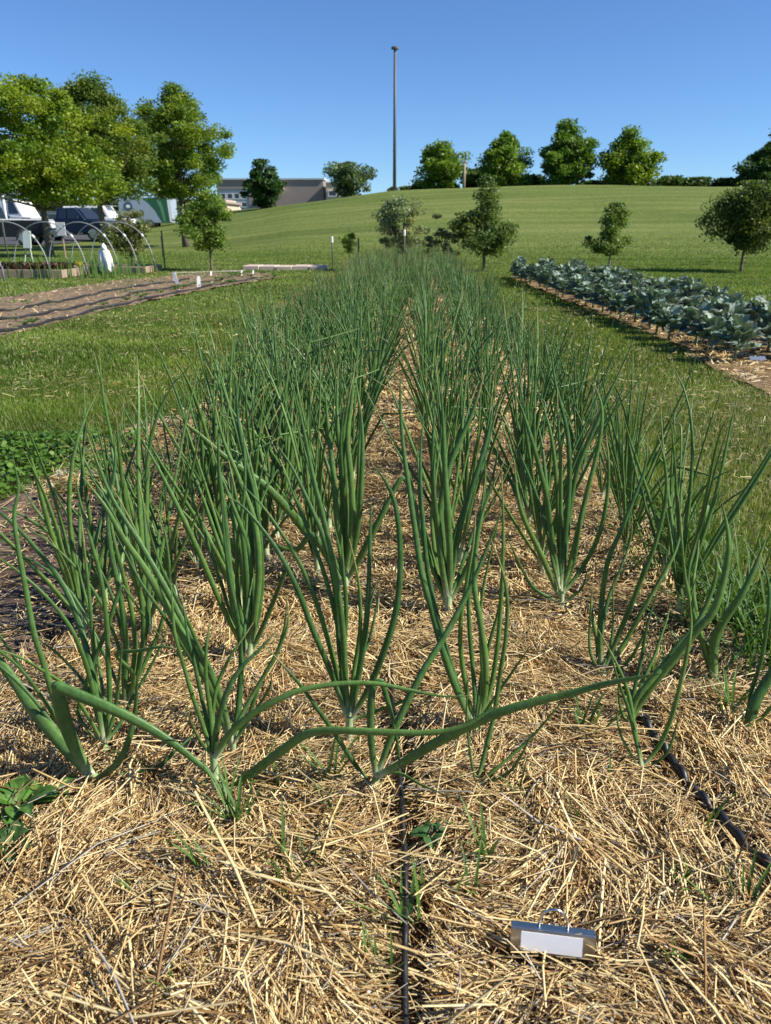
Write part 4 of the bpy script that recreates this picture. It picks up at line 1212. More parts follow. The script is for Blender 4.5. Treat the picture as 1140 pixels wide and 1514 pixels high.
def tree(name, px, Y, vtop, wpx, vbot, label, cat='tree', group=None, c0=(0.05, 0.10, 0.015), c1=(0.13, 0.20, 0.03), nleaf=9000, size=0.12, shape='oval', nclump=60, trunk=0.12, seed=0, lean=0.0, vbase=None, clumpr=0.17, xoff=0):
    r = np.random.default_rng(seed * 17 + 3); rr = random.Random(seed)
    px_m = Y / 1171.0
    b = at(px + xoff, 355, Y)
    zb = float(terrain(b[0], b[1]))
    top = at(px, vtop, Y)[2]; bot = at(px, vbot, Y)[2]
    Hh = top - zb; hb = max(bot - zb, 0.05); Wd = wpx * px_m / 2
    c0 = np.array(c0) * 1.45; c1 = np.array(c1) * 1.5
    o = thing(name, (b[0], b[1], zb), label, cat, group)
    ch = Hh - hb
    def rad(t):
        if shape == 'dome': return np.clip(1 - (t ** 1.15) ** 2.1, 0.02, 1) ** 0.5 * np.minimum(0.8 + t, 1)
        if shape == 'egg': return np.sin(PI * np.clip(t ** 0.75 * 0.88 + 0.12, 0, 0.985)) ** 0.75
        if shape == 'oval': return np.sin(PI * np.clip(t * 0.86 + 0.10, 0, 1)) ** 0.55
        if shape == 'broad': return np.clip((1 - t) ** 0.5 * (0.55 + 0.75 * np.minimum(t * 4, 1)), 0, 1.0)
        if shape == 'cone': return np.clip((1 - t) ** 0.75 * np.minimum(0.35 + t * 4, 1), 0.05, 1)
        if shape == 'pyr': return np.clip((1 - t) ** 0.6 * np.minimum(0.75 + t * 2, 1), 0.06, 1)
        if shape == 'vase': return np.clip(0.45 + 0.6 * t, 0, 1) * np.where(t > .8, np.sqrt(np.clip((1 - t) / .2, 0.02, 1)), 1)
        return np.sqrt(np.clip(1 - (2 * t - 1) ** 2, 0, 1))
    cs = []
    while len(cs) < nclump:
        t_ = r.random(); a_ = r.uniform(0, 2 * PI); q = r.random() ** 0.45
        if r.random() > rad(t_) ** 1.3 + 0.05: continue
        R_ = Wd * rad(t_) * (1 + 0.22 * math.sin(a_ * 3 + seed) + 0.2 * math.sin(t_ * 11 + a_ * 2 + seed)) - Wd * clumpr * 0.6
        R_ = max(R_, 0.02)
        cs.append((math.cos(a_) * R_ * q + lean * ch * t_, math.sin(a_) * R_ * q, hb + ch * (0.06 + 0.90 * t_) - 0.0))
    cs = np.array(cs)
    k = r.integers(0, nclump, nleaf)
    cr = Wd * clumpr * r.uniform(0.55, 1.5, nclump)
    d = r.normal(0, 1, (nleaf, 3)); d /= np.linalg.norm(d, axis=1)[:, None]
    d *= (r.random(nleaf) ** 0.5)[:, None]
    P = cs[k] + d * cr[k][:, None] * np.array([1.25, 1.25, 0.75])
    P[:, 2] = np.clip(P[:, 2], hb * 0.8, Hh)
    cc = np.clip(r.uniform(0, 1, nclump)[k] * 0.55 + r.random(nleaf) * 0.45, 0, 1)
    C = lerp(c0, c1, cc)
    hv = r.normal(0, 0.12, nclump)[k][:, None]
    C = C * (1 + hv * np.array([1.3, 0.5, 0.2]))
    V, Q, C4 = leaf_cards(P, size, C)
    link('crown', np_mesh('crown', V, Q, C4), M['foliage'], o)
    # trunk with limbs
    mb = MB()
    h1 = hb + ch * 0.75
    zs = np.linspace(-0.1, h1, 9)
    pts = [(lean * max(0, z - hb) + 0.02 * Hh * 0.3 * math.sin(z * 1.3 + seed) * (z > 0), 0.01 * math.sin(z * 2), z) for z in zs]
    mb.tube(pts, [trunk * (1.25 if i == 0 else 1) * (1 - 0.8 * i / 8) for i in range(9)], 9)
    for i in range(min(22, nclump)):
        c = cs[int(r.integers(0, nclump))]
        z0 = hb * 0.85 + (c[2] - hb) * rr.uniform(0.15, 0.5)
        z0 = min(z0, h1 * 0.95)
        s_ = np.array([lean * max(0, z0 - hb), 0, z0])
        m_ = s_ * 0.5 + c * 0.5 + np.array([0, 0, 0.04 * Hh * rr.uniform(-0.5, 1)])
        r0 = trunk * 0.42 * (1 - 0.6 * (z0 / h1))
        mb.tube([s_, m_, c], [r0, r0 * 0.6, r0 * 0.25], 5)
    mb.build('trunk', M['bark'], o, smooth=True)
    return o

BT = 'large trees beside the parking lot'
tree('oak_tree', 58, 24.5, 112, 250, 303, 'large bright green tree at the far left over the parked trucks', 'tree', BT, (0.040, 0.082, 0.009), (0.195, 0.255, 0.020), 60000, 0.052, 'dome', 260, 0.13, 1, clumpr=0.13, xoff=12)
tree('oak_tree', 155, 32, 98, 185, 300, 'tallest olive-green tree, in the middle of the three left trees', 'tree', BT, (0.050, 0.085, 0.015), (0.135, 0.180, 0.030), 60000, 0.06, 'egg', 250, 0.14, 2, clumpr=0.16)
tree('oak_tree', 274, 37, 118, 156, 300, 'right-hand one of the three big left trees, airy yellow-green crown', 'tree', BT, (0.038, 0.078, 0.012), (0.175, 0.235, 0.024), 56000, 0.062, 'egg', 250, 0.15, 3, clumpr=0.15)
tree('maple_tree', 393, 72, 236, 58, 312, 'dark green dense tree in front of the brown building', 'tree', None, (0.018, 0.045, 0.014), (0.045, 0.085, 0.022), 9000, 0.17, 'oval', 60, 0.15, 4, clumpr=0.26)
tree('honey_locust_tree', 521, 84, 240, 92, 298, 'wide grey-green tree at the building end, left of the tall pole', 'tree', None, (0.045, 0.075, 0.03), (0.10, 0.14, 0.06), 7500, 0.15, 'vase', 60, 0.14, 5, clumpr=0.17)
CG = 'trees along the crest of the hill'
tree('hill_tree', 653, 88, 203, 78, 286, 'leftmost rounded tree on the hill crest, right of the tall pole', 'tree', CG, (0.045, 0.09, 0.012), (0.15, 0.225, 0.025), 16000, 0.17, 'egg', 92, 0.2, 6, clumpr=0.23)
tree('hill_tree', 740, 88, 192, 80, 283, 'second tree from the left on the hill crest, behind the young pine-like tree', 'tree', CG, (0.045, 0.09, 0.012), (0.15, 0.225, 0.025), 17000, 0.17, 'egg', 94, 0.2, 7, clumpr=0.23)
tree('hill_tree', 825, 88, 177, 84, 280, 'tallest tree on the hill crest, dark green', 'tree', CG, (0.035, 0.078, 0.012), (0.115, 0.185, 0.025), 20000, 0.17, 'egg', 90, 0.2, 8, clumpr=0.23)
tree('hill_tree', 916, 88, 185, 90, 279, 'broad yellow-green tree on the hill crest, right of the tallest', 'tree', CG, (0.05, 0.095, 0.012), (0.175, 0.245, 0.022), 20000, 0.17, 'egg', 90, 0.2, 9, clumpr=0.23)
tree('hill_tree', 1128, 88, 188, 90, 282, 'tree on the hill crest at the right edge of the picture', 'tree', CG, (0.028, 0.06, 0.015), (0.07, 0.115, 0.025), 17000, 0.17, 'egg', 90, 0.2, 10, clumpr=0.2)
HG = 'bushes along the hill crest'
for (px, vt, w_, lab) in ((601, 271, 44, 'low bush on the crest just right of the tall pole'), (622, 262, 36, 'low bush on the crest left of the leftmost hill tree'), (697, 244, 46, 'tall dark bush between the first two hill trees'),
                          (782, 252, 48, 'dark bush between the second and tallest hill trees'), (868, 262, 40, 'bush between the tallest and broad yellow-green hill trees'), (984, 258, 46, 'rounded bush right of the broad yellow-green hill tree'),
                          (1024, 261, 44, 'middle bush of the low row at the right of the crest'), (1062, 262, 40, 'bush in the low row on the crest left of the edge tree'), (1088, 250, 40, 'bush touching the tree at the right edge of the crest'), (950, 266, 36, 'small bush beside the broad yellow-green hill tree'), (1005, 262, 30, 'narrow bush wedged between two rounded bushes on the right of the crest'), (720, 262, 40, 'low bush under the second hill tree'), (805, 262, 36, 'low bush left of the foot of the tallest hill tree'), (1112, 258, 40, 'dark bush at the foot of the edge tree on the crest')):
    tree('crest_bush', px, 92, vt + (6 if px < 950 else 2), w_ + (0 if px < 950 else 12), 284, lab, 'bush', HG, (0.022, 0.05, 0.012), (0.065, 0.11, 0.025), 2600, 0.2, 'round', 22, 0.08, px, clumpr=0.3)
YG = 'young trees at the foot of the hill'
tree('young_tree', 309, 16.9, 281, 84, 376, 'young green tree right of the hoops, left of centre', 'tree', YG, (0.05, 0.10, 0.015), (0.14, 0.20, 0.03), 10000, 0.033, 'round', 60, 0.03, 21, clumpr=0.24)
tree('young_tree', 717, 17, 256, 118, 381, 'young tree with a pointed open crown behind the right onion rows', 'tree', YG, (0.04, 0.075, 0.015), (0.10, 0.14, 0.035), 10000, 0.033, 'cone', 85, 0.04, 22, clumpr=0.19)
tree('young_tree', 905, 17.6, 300, 66, 380, 'smallest young tree, alone in front of the hill between its two neighbours', 'tree', YG, (0.045, 0.09, 0.015), (0.13, 0.17, 0.035), 5500, 0.032, 'oval', 44, 0.024, 23, clumpr=0.24)
tree('young_tree', 1103, 17, 268, 122, 373, 'round-headed dense dark young tree at the right edge', 'tree', YG, (0.03, 0.055, 0.012), (0.10, 0.13, 0.028), 18000, 0.033, 'round', 90, 0.036, 24, clumpr=0.26)
tree('apple_tree', 597, 17, 288, 92, 378, 'grey-green apple tree behind the far end of the onion bed', 'tree', YG, (0.09, 0.115, 0.055), (0.22, 0.25, 0.13), 9000, 0.03, 'round', 60, 0.04, 25, clumpr=0.2)
tree('apple_tree', 657, 17.3, 337, 66, 388, 'small straggly apple tree right of the larger apple tree', 'tree', YG, (0.07, 0.09, 0.045), (0.16, 0.18, 0.09), 3200, 0.028, 'round', 34, 0.025, 26, clumpr=0.2)
tree('sapling', 516, 17.3, 344, 30, 372, 'tiny yellow-green sapling left of the larger apple tree', 'tree', YG, (0.09, 0.14, 0.02), (0.20, 0.25, 0.04), 1000, 0.028, 'round', 14, 0.018, 27, clumpr=0.35)
tree('apple_tree', 192, 19.5, 308, 84, 380, 'reddish-green young tree behind the hoops', 'tree', YG, (0.055, 0.075, 0.025), (0.14, 0.15, 0.05), 7000, 0.033, 'round', 50, 0.028, 28, clumpr=0.22)

# ------------------------------------------------------------------ tall pole, posts, edging
def pole(name, px, Y, vtop, r0, r1, mat, label, cat, vbase=None, capr=0, group=None, tip=None):
    b = at(px, 355, Y)
    zb = float(terrain(b[0], b[1])); h = at(px, vtop, Y)[2] - zb
    o = thing(name, (b[0], b[1], zb), label, cat, group)
    mb = MB(); mb.tube([(0, 0, -0.3), (0, 0, h * .5), (0, 0, h)], [r0, (r0 + r1) / 2, r1], 14); mb.build('shaft', mat, o, smooth=True)
    return o, h
o, h = pole('tall_pole', 583, 80, 76, 0.17, 0.12, M['steel'], 'very tall grey lighting pole with a small flat head, on the hill crest', 'light pole')
mb = MB(); mb.tube([(0, 0, h - .02), (0, 0, h + 0.14), (0, 0, h + 0.18), (0, 0, h + 0.34), (0, 0, h + 0.38)], [0.13, 0.13, 0.36, 0.36, 0.28], 16); mb.build('lamp_head', M['steel'], o)
mb = MB(); mb.box((0, 0, -0.1), (0.6, 0.6, 0.3), bev=0.04); mb.build('footing', M['concrete'], o)
o, h = pole('wooden_post', 683, 82, 240, 0.16, 0.12, M['wood'], 'pale wooden utility post on the crest between hill trees', 'post')
mb = MB(); mb.box((0, 0, h + 0.05), (0.3, 0.3, 0.12), bev=0.02); mb.build('cap', M['wood'], o)
for (px, Y, vt, lab, tipm) in ((491, 16.6, 351, 'thin steel stake with a white tip left of the far onion end', 'white'), (598, 16.3, 341, 'thin stake with a white tip in front of the larger apple tree', 'white'), (240, 16.8, 341, 'dark steel post on the grass between the hoops and the young tree', None), (530, 16.8, 352, 'short dark stake beside the tiny sapling', None), (8, 20, 325, 'dark wooden stake at the far left in front of the black pickup', None)):
    o, h = pole('stake', px, Y, vt, 0.015, 0.015, M['post'], lab, 'stake', group='stakes around the garden')
    if tipm:
        mb = MB(); mb.tube([(0, 0, h - 0.10), (0, 0, h + 0.0), (0, 0, h + 0.02)], [0.022, 0.022, 0.016], 10); mb.build('white_tip', M['white'], o)
    else:
        mb = MB(); mb.box((0, -0.03, h * 0.6), (0.035, 0.012, 0.9 * h * .6)); mb.build('flange', M['post'], o)

# low edging slab and path
a_, b_ = gp(360, 399), gp(482, 399)
cx = (a_ + b_) / 2
o = thing('edging_slab', (cx[0], cx[1] + .2, 0), 'low pinkish stone slab at the edge of the lawn left of the far onions', 'stone slab')
wd = b_[0] - a_[0]
for k in range(5):
    mb = MB(); mb.box((-wd / 2 + wd * (k + .5) / 5, 0.02 * (k % 2), 0.04 - 0.005 * (k % 3)), (wd / 5 - 0.012, 0.6, 0.10), bev=0.012, rz=0.01 * (k - 2)); mb.build('stone', M['brick'], o)
a_, b_ = gp(250, 405), gp(360, 401.5)
P = np.array([a_[:2], b_[:2], b_[:2] + [0.0, 0.45], a_[:2] + [0, 0.45]])
patch_sheet('garden_path', P, 0.12, lambda x, y: terrain(x, y) + 0.01, M['concrete'])

# seedlings and white markers in the seed bed
for i, (u, v, hh, lab) in enumerate(((263, 421, .22, 'tallest white plant stake in the seed bed, leaning left'), (259, 417, .16, 'white plant stake close behind the tallest one in the seed bed'), (294, 425, .18, 'upright white plant stake right of the tallest one'),
                                     (312, 409.5, .1, 'small white plant stake at the back of the seed bed'), (357, 408.5, .1, 'small white plant stake near the far right end of the seed bed'), (374, 408, .1, 'small white plant stake nearest the pink stone slab'))):
    p = gp(u, v)
    o = thing('plant_label', (p[0], p[1], 0.0), lab, 'plant label', 'white plant labels in the left seed bed', rz=0.2 * i)
    mb = MB()
    w_ = 0.028 if hh > .12 else 0.016; hh *= 0.8
    mb.prism([(-w_, 0), (w_, 0), (w_, hh), (w_ * .6, hh + .03), (-w_ * .6, hh + .03), (-w_, hh)], 0.006)
    q = mb.build('board', M['white'], o); q.rotation_euler = (0.1, -0.25 if i == 0 else 0.05, 0)
    mb = MB(); mb.prism([(-w_ * .5, 0.01), (0, -0.1), (w_ * .5, 0.01)], 0.005); mb.build('spike', M['white'], o)
SG = 'seedlings in the left seed bed'
k = 0
for i in range(70):
    t_ = random.random(); line = random.choice([0, 1, 2])
    y = 6.5 + 9 * t_ ** 0.9
    x0 = -2.95 + 0.035 * (y - 6.5) - 0.4 * line + random.gauss(0, .04)
    if not inside(np.array([x0]), np.array([y]), SB)[0]: continue
    lab = 'small leafy seedling in the %s line of the left seed bed' % ['near', 'middle', 'back'][line]
    o = thing('seedling', (x0, y, 0.02), lab, 'seedling', SG)
    pr = [broad_leaf((0, 0, 0.0), j * 2.4, random.uniform(.06, .11), 0.045, 0.8, np.array((0.07, 0.13, 0.035)) * random.uniform(.8, 1.5)) for j in range(6)]
    V, Q, C = join(pr); link('leaves', np_mesh('leaves', V, Q, C, True), M['weed'], o)

# ------------------------------------------------------------------ raised beds and hoops
def raised_bed(u0, u1, vb, name_label, hgt=0.15, depth=1.1, skew=0.3):
    a_, b_ = gp(u0, vb), gp(u1, vb)
    w_ = b_[0] - a_[0]; Y = a_[1]
    o = thing('raised_bed', (a_[0] + w_ / 2, Y, 0), name_label, 'raised bed', 'wooden raised beds under the hoops')
    for nn, c_, d_ in (('plank', (0, 0, hgt / 2), (w_, 0.05, hgt)), ('plank', (0, depth, hgt / 2), (w_, 0.05, hgt)), ('plank', (-w_ / 2 - .027, depth / 2, hgt / 2 - .004), (0.05, depth + .06, hgt)), ('plank', (w_ / 2 + .027, depth / 2, hgt / 2 - .004), (0.05, depth + .06, hgt))):
        mb = MB(); mb.box(c_, d_, bev=0.006); mb.build(nn, M['wood'], o)
    mb = MB(); mb.box((0, depth / 2, hgt / 2 - .03), (w_ - .01, depth - .06, hgt)); mb.build('soil', M['soil'], o)
    return o, w_, Y, depth, hgt
o1, w1, Y1, d1, h1_ = raised_bed(-30, 92, 411, 'nearer wooden raised bed with dark red lettuce at the left edge')
o2, w2_, Y2, d2, h2_ = raised_bed(96, 212, 404, 'farther wooden raised bed with onions and a yellow flower', 0.13)
def leafy(label, name, x0, x1, y0, y1, z, n, c0, c1, s, cat, zz=0.12, grp=None):
    n_ = n
    P_ = np.stack([rng.uniform(x0, x1, n_), rng.uniform(y0, y1, n_), z + rng.random(n_) * zz], -1)
    V, Q, C = leaf_cards(P_, s, lerp(c0, c1, rng.random(n_)))
    return tag(link(name, np_mesh(name, V, Q, C), M['lettuce']), label, cat, grp, kind='stuff')
bx = o1.location.x
leafy('dark red lettuce filling the nearer raised bed', 'red_lettuce', bx - w1 / 2 + .1, bx + w1 / 2 - .1, Y1 + .1, Y1 + d1 - .1, h1_ - .03, 1100, (0.03, 0.012, 0.012), (0.10, 0.045, 0.03), 0.05, 'lettuce')
# tall thin stalks in the farther bed and along the hoops
pr = []
for i in range(420):
    x0 = random.uniform(gp(15, 404)[0], gp(225, 404)[0]); y0 = random.uniform(14.0, 16.6)
    pr.append(blade_curve((x0, y0, 0), random.uniform(0, 6.28), random.uniform(.15, .42), 0.02, (0.02, random.uniform(.1, .6)), 0.4))
V, Q, C = join(pr)
tag(link('tall_grass', np_mesh('tall_grass', V, Q, C, True), M['weed']), 'tall grass and stalks growing among the hoops', 'grass', kind='stuff')
p = at(118, 392, 16.2)
o = thing('yellow_flower', (p[0], p[1], 0.1), 'yellow flower in the farther raised bed', 'flower')
mb = MB(); mb.tube([(0, 0, 0), (0, 0, p[2] - 0.1)], 0.008, 6); mb.build('stalk', M['post'], o)
mb = MB()
for i in range(9):
    a_ = i * 2 * PI / 9
    mb.box((math.cos(a_) * .05, -0.02, p[2] - .08 + math.sin(a_) * .05), (.06, .02, .035), mi=0, bev=.004)
mb.box((0, -0.03, p[2] - .08), (.06, .03, .06), bev=.01)
mb.build('petals', M['yellow'], o)

HPG = 'hoops of the low tunnel'
hl = ['nearest white pipe hoop, cut by the left edge of the picture', 'second white pipe hoop from the left', 'third white pipe hoop from the left, its foot beside the raised bed', 'fourth white pipe hoop, passing in front of the white cloth', 'fifth white pipe hoop, next to last on the right', 'last white pipe hoop on the right']
for i, (ur, vr) in enumerate(((12, 415), (80, 411), (134, 408), (180, 405.5), (208, 403.5), (233, 402))):
    p = gp(ur, vr)
    rad_ = 0.80 - 0.015 * i; hh = 0.98
    o = thing('hoop', (p[0] - rad_, p[1], 0), hl[i], 'hoop', HPG, rz=R(-8))
    th = np.linspace(0, PI, 25)
    mb = MB(); mb.tube([(rad_ * math.cos(a_), 0.0, hh * math.sin(a_) ** 0.85) for a_ in th], 0.0095, 8); mb.build('pipe', M['pvc'], o, smooth=True)
    for s_ in (-1, 1):
        mb = MB(); mb.tube([(s_ * rad_, 0, -0.1), (s_ * rad_ * 1.0, 0, 0.25)], 0.018, 8); mb.build('ground_sleeve', M['steel'], o, smooth=True)
    mb = MB(); a_ = 0.75; mb.tube([(rad_ * math.cos(a_), 0, hh * math.sin(a_) ** .85), (rad_ * math.cos(a_ + .07), 0, hh * math.sin(a_ + .07) ** .85)], 0.022, 8); mb.build('clip', M['white'], o, smooth=True)

# white cloth hung over a short stake
p = gp(169, 403)
o = thing('row_cover', (p[0], p[1] - .4, 0), 'white row cover cloth gathered over a stake under the hoops', 'cloth')
nz_, na = 14, 40
V = []
for i in range(nz_):
    tt = i / (nz_ - 1); z = 0.05 + 0.43 * tt
    for j in range(na):
        a_ = j * 2 * PI / na
        rr_ = (0.125 - 0.05 * tt ** 2) * (1 + 0.22 * math.sin(a_ * 5 + tt * 2) + 0.1 * math.sin(a_ * 11)) * (1 if tt < .95 else .5)
        V.append((rr_ * math.cos(a_), rr_ * .7 * math.sin(a_), z + 0.03 * math.sin(a_ * 5) * (1 - tt)))
i_ = (np.arange(nz_ - 1)[:, None] * na + np.arange(na)[None, :]); i2 = (np.arange(nz_ - 1)[:, None] * na + (np.arange(na)[None, :] + 1) % na)
Q = np.stack([i_, i2, i2 + na, i_ + na], -1).reshape(-1, 4)
link('cloth', np_mesh('cloth', V, Q, None, True), M['cloth'], o)
mb = MB(); mb.tube([(0, 0, -.1), (0, 0, .52)], .02, 8); mb.build('stake_core', M['wood'], o)
mb = MB(); mb.tube([(0, 0, .46), (.01, -.01, .53), (0, 0, .58)], [.07, .05, .015], 8); mb.build('gathered_top', M['cloth'], o, smooth=True)

# boards on legs
p = at(41, 362, 17.5)
o = thing('sign_stand', (p[0], p[1], 0), 'pale green board on splayed legs beside the lettuce bed', 'sign stand')
mb = MB(); mb.box((0, 0, .62), (0.19, 0.03, .38), bev=.008, rx=R(-12)); mb.build('board', M['sign_green'], o)
for s_ in (-1, .6):
    mb = MB(); mb.tube([(s_ * .05, .02, .5), (s_ * .14, -.05, 0)], .014, 6); mb.build('leg', M['sign_green'], o)
mb = MB(); mb.tube([(0, .05, .5), (-.1, .3, 0)], .012, 6); mb.build('leg', M['sign_green'], o)
p = at(90, 339, 19)
o = thing('notice_board', (p[0], p[1], 0), 'small grey board on a post in front of the big tree trunk', 'sign board')
mb = MB(); mb.box((0, 0, p[2] - .0), (0.22, 0.03, .31), bev=.01, rz=.1); mb.build('board', M['pale_wall'], o)
mb = MB(); mb.tube([(0, .035, -.1), (0, .035, p[2])], .02, 6); mb.build('post', M['wood'], o)

# ------------------------------------------------------------------ car park, vehicles
pk = np.array([at(-260, 355, 39)[:2], at(60, 355, 41)[:2], at(150, 355, 48)[:2], at(190, 355, 58)[:2], at(-300, 355, 62)[:2]])
patch_sheet('parking_lot', pk, 0.8, lambda x, y: terrain(x, y) + 0.03, M['asphalt'])

def wheel(parent, c, r, w_=0.26):
    m1 = MB(); m1.tube([(c[0], c[1] - w_ / 2, c[2]), (c[0], c[1] - w_ / 2 + .03, c[2]), (c[0], c[1] + w_ / 2 - .03, c[2]), (c[0], c[1] + w_ / 2, c[2])], [r * .9, r, r, r * .9], 24)
    wv = m1.build('wheel', M['tyre'], parent, smooth=False)
    m2 = MB()
    m2.tube([(c[0], c[1] - w_ / 2 - .008, c[2]), (c[0], c[1] + w_ / 2 + .008, c[2])], [r * .62, r * .62], 18)
    for s_ in (-1, 1):
        y0 = c[1] + s_ * (w_ / 2 + .004)
        for k in range(5):
            a_ = k * 2 * PI / 5
            m2.box((c[0] + math.cos(a_) * r * .3, y0 + s_ * .012, c[2] + math.sin(a_) * r * .3), (r * .12, .012, r * .12))
    m2.build('rim', M['rim'], wv)

def vehicle(name, px, Y, label, cat, prof, cabin, L, W_, mat, wheels, wr=0.38, rz=0.0, group='vehicles parked beyond the garden', extra=None, side_win=(), cab_inset=0.09):
    b = at(px, 355, Y); zb = float(terrain(b[0], b[1])) + 0.04
    o = thing(name, (b[0], b[1], zb), label, cat, group, rz)
    mb = MB(); mb.prism(prof, W_); mb.build('body', mat, o, bevel=0.05)
    if cabin:
        mb = MB()
        k = len(cabin)
        zs = [p_[1] for p_ in cabin]; zmin, zmax = min(zs), max(zs)
        def hw(z): return W_ / 2 - 0.02 - cab_inset * (z - zmin) / (zmax - zmin)
        vs = [(p_[0], -hw(p_[1]), p_[1]) for p_ in cabin] + [(p_[0], hw(p_[1]), p_[1]) for p_ in cabin]
        fs = [tuple(range(k)), tuple(range(2 * k - 1, k - 1, -1))] + [(i, i + k, (i + 1) % k + k, (i + 1) % k) for i in range(k)]
        mb.add(vs, fs); mb.build('cabin', mat, o, bevel=0.04)
        for wpoly in side_win:
            for s_ in (-1, 1):
                mb = MB()
                vs = [(p_[0], s_ * (hw(p_[1]) + .012), p_[1]) for p_ in wpoly] + [(p_[0], s_ * (hw(p_[1]) - .03), p_[1]) for p_ in wpoly]
                kk = len(wpoly)
                fs = [tuple(range(kk)), tuple(range(2 * kk - 1, kk - 1, -1))] + [(i, i + kk, (i + 1) % kk + kk, (i + 1) % kk) for i in range(kk)]
                mb.add(vs, fs); mb.build('side_window', M['glass'], o)
    for wx in wheels:
        for s_ in (-1, 1):
            wheel(o, (wx, s_ * (W_ / 2 - .10), wr), wr)
    if extra: extra(o)
    return o

def pickup(px, Y, label, mat, flip=False, rz=0.0, white_glint=None):
    f = -1 if flip else 1
    prof = [(-2.75, .55), (-2.75, 1.15), (-.55, 1.17), (1.1, 1.15), (2.55, 1.08), (2.8, .9), (2.8, .5), (2.25, .42), (1.3, .42), (-1.25, .42), (-2.2, .42)]
    cab = [(-.55, 1.15), (-.4, 1.78), (.75, 1.8), (1.35, 1.13)]
    wins = [[(-.36, 1.2), (-.28, 1.7), (.15, 1.72), (.15, 1.2)], [(.25, 1.2), (.25, 1.72), (.70, 1.71), (1.08, 1.2)]]
    def ex(o):
        mb = MB(); mb.box((-2.82, 0, .62), (.14, 1.8, .2), bev=.03); mb.build('bumper', M['rim'], o)
        mb = MB(); mb.box((2.86, 0, .58), (.14, 1.8, .24), bev=.03); mb.build('bumper', M['rim'], o)
        for s_ in (-1, 1):
            mb = MB(); mb.box((-2.77, s_ * .86, .95), (.06, .14, .3), bev=.01); mb.build('tail_light', M['p_red'], o)
            mb = MB(); mb.box((2.80, s_ * .78, .88), (.08, .3, .16), bev=.01); mb.build('headlight', M['lens'], o)
            mb = MB(); mb.box((.95, s_ * 1.08, 1.25), (.12, .16, .18), bev=.02); mb.build('mirror', mat, o)
            mb = MB(); mb.box((-1.65, s_ * .95, 1.19), (2.1, .08, .06), bev=.01); mb.build('bed_rail', M['p_white'] if white_glint else mat, o)  # white paint imitates the bright reflection along the dark truck's rails
        mb = MB()
        mb.add([(1.08, -.72, 1.5), (1.36, -.8, 1.17), (1.36, .8, 1.17), (1.08, .72, 1.5), (.80, .7, 1.77), (.80, -.7, 1.77)], [(0, 1, 2, 3), (5, 0, 3, 4)])
        for k in range(len(mb.v)): mb.v[k] = (mb.v[k][0] + .03, mb.v[k][1], mb.v[k][2] + .01)
        mb.build('windscreen', M['glass'], o)
        if white_glint:
            mb = MB(); mb.box((-2.79, 0, .98), (.05, 1.5, .34), bev=.01); mb.build('tailgate', M['p_white'], o)  # tailgate reflection painted on as a white panel
    return vehicle('pickup_truck', px, Y, label, 'pickup truck', prof, cab, 5.6, 1.95, mat, (-1.72, 1.78), 0.40, rz + (PI if flip else 0), extra=ex, side_win=wins)
pickup(-10, 38, 'black pickup truck, pale reflection painted on tailgate, at the left edge of the picture', M['p_black'], True, R(12), True)
pickup(112, 47, 'dark blue pickup truck behind the big left tree trunk', M['p_blue'], False, R(-8))

def suv_ex(o):
    mb = MB(); mb.box((0.1, 0, 1.86), (2.2, 1.2, .04), bev=.01); mb.build('roof_rack', M['rim'], o)
    for s_ in (-1, 1):
        mb = MB(); mb.box((2.38, s_ * .72, .85), (.06, .3, .16), bev=.01); mb.build('headlight', M['lens'], o)
        mb = MB(); mb.box((-2.38, s_ * .8, 1.0), (.06, .14, .4), bev=.01); mb.build('tail_light', M['p_red'], o)
vehicle('sport_utility_vehicle', 152, 56, 'white square-roofed utility vehicle behind the small reddish tree', 'suv',
        [(-2.35, .45), (-2.35, 1.1), (1.0, 1.1), (2.2, 1.02), (2.38, .8), (2.38, .45)], [(-2.3, 1.08), (-2.2, 1.82), (.65, 1.84), (1.1, 1.08)], 4.8, 1.9, M['p_white'], (-1.5, 1.5), .38,
        extra=suv_ex, side_win=[[(-2.1, 1.16), (-2.05, 1.7), (-1.35, 1.72), (-1.35, 1.16)], [(-1.2, 1.16), (-1.2, 1.72), (-.35, 1.72), (-.35, 1.16)], [(-.2, 1.16), (-.2, 1.72), (.55, 1.72), (.85, 1.16)]])
def van_ex(o):
    mb = MB(); mb.box((-1.3, 0, 2.0), (4.4, 2.2, 2.2), bev=.06); mb.build('camper_box', M['p_white'], o)
    for s_ in (-1, 1):
        mb = MB(); mb.box((-1.5, s_ * 1.12, 2.35), (.8, .04, .55), bev=.01); mb.build('side_window', M['glass'], o)
        mb = MB(); mb.box((.35, s_ * 1.12, 1.95), (.6, .03, 1.7), bev=.01); mb.build('side_door', M['pale_wall'], o)
    mb = MB(); mb.box((-1.4, 0, 3.22), (1.1, .8, .28), bev=.08); mb.build('roof_vent', M['white'], o)
    mb = MB(); mb.box((1.3, 0, 2.75), (1.2, 2.0, .7), bev=.15); mb.build('cab_overhang', M['p_white'], o)
vehicle('camper_van', 12, 54, 'white camper van with a roof vent behind the black pickup', 'camper van',
        [(-3.4, .5), (-3.4, .95), (1.0, .95), (1.1, 1.3), (2.6, 1.2), (2.85, .9), (2.85, .5)], [(.95, 1.25), (.95, 2.35), (1.5, 2.35), (2.05, 1.25)], 6.3, 2.1, M['p_white'], (-2.0, 2.0), .4, R(-6), extra=van_ex,
        side_win=[[(1.05, 1.4), (1.05, 2.15), (1.45, 2.15), (1.8, 1.4)]])
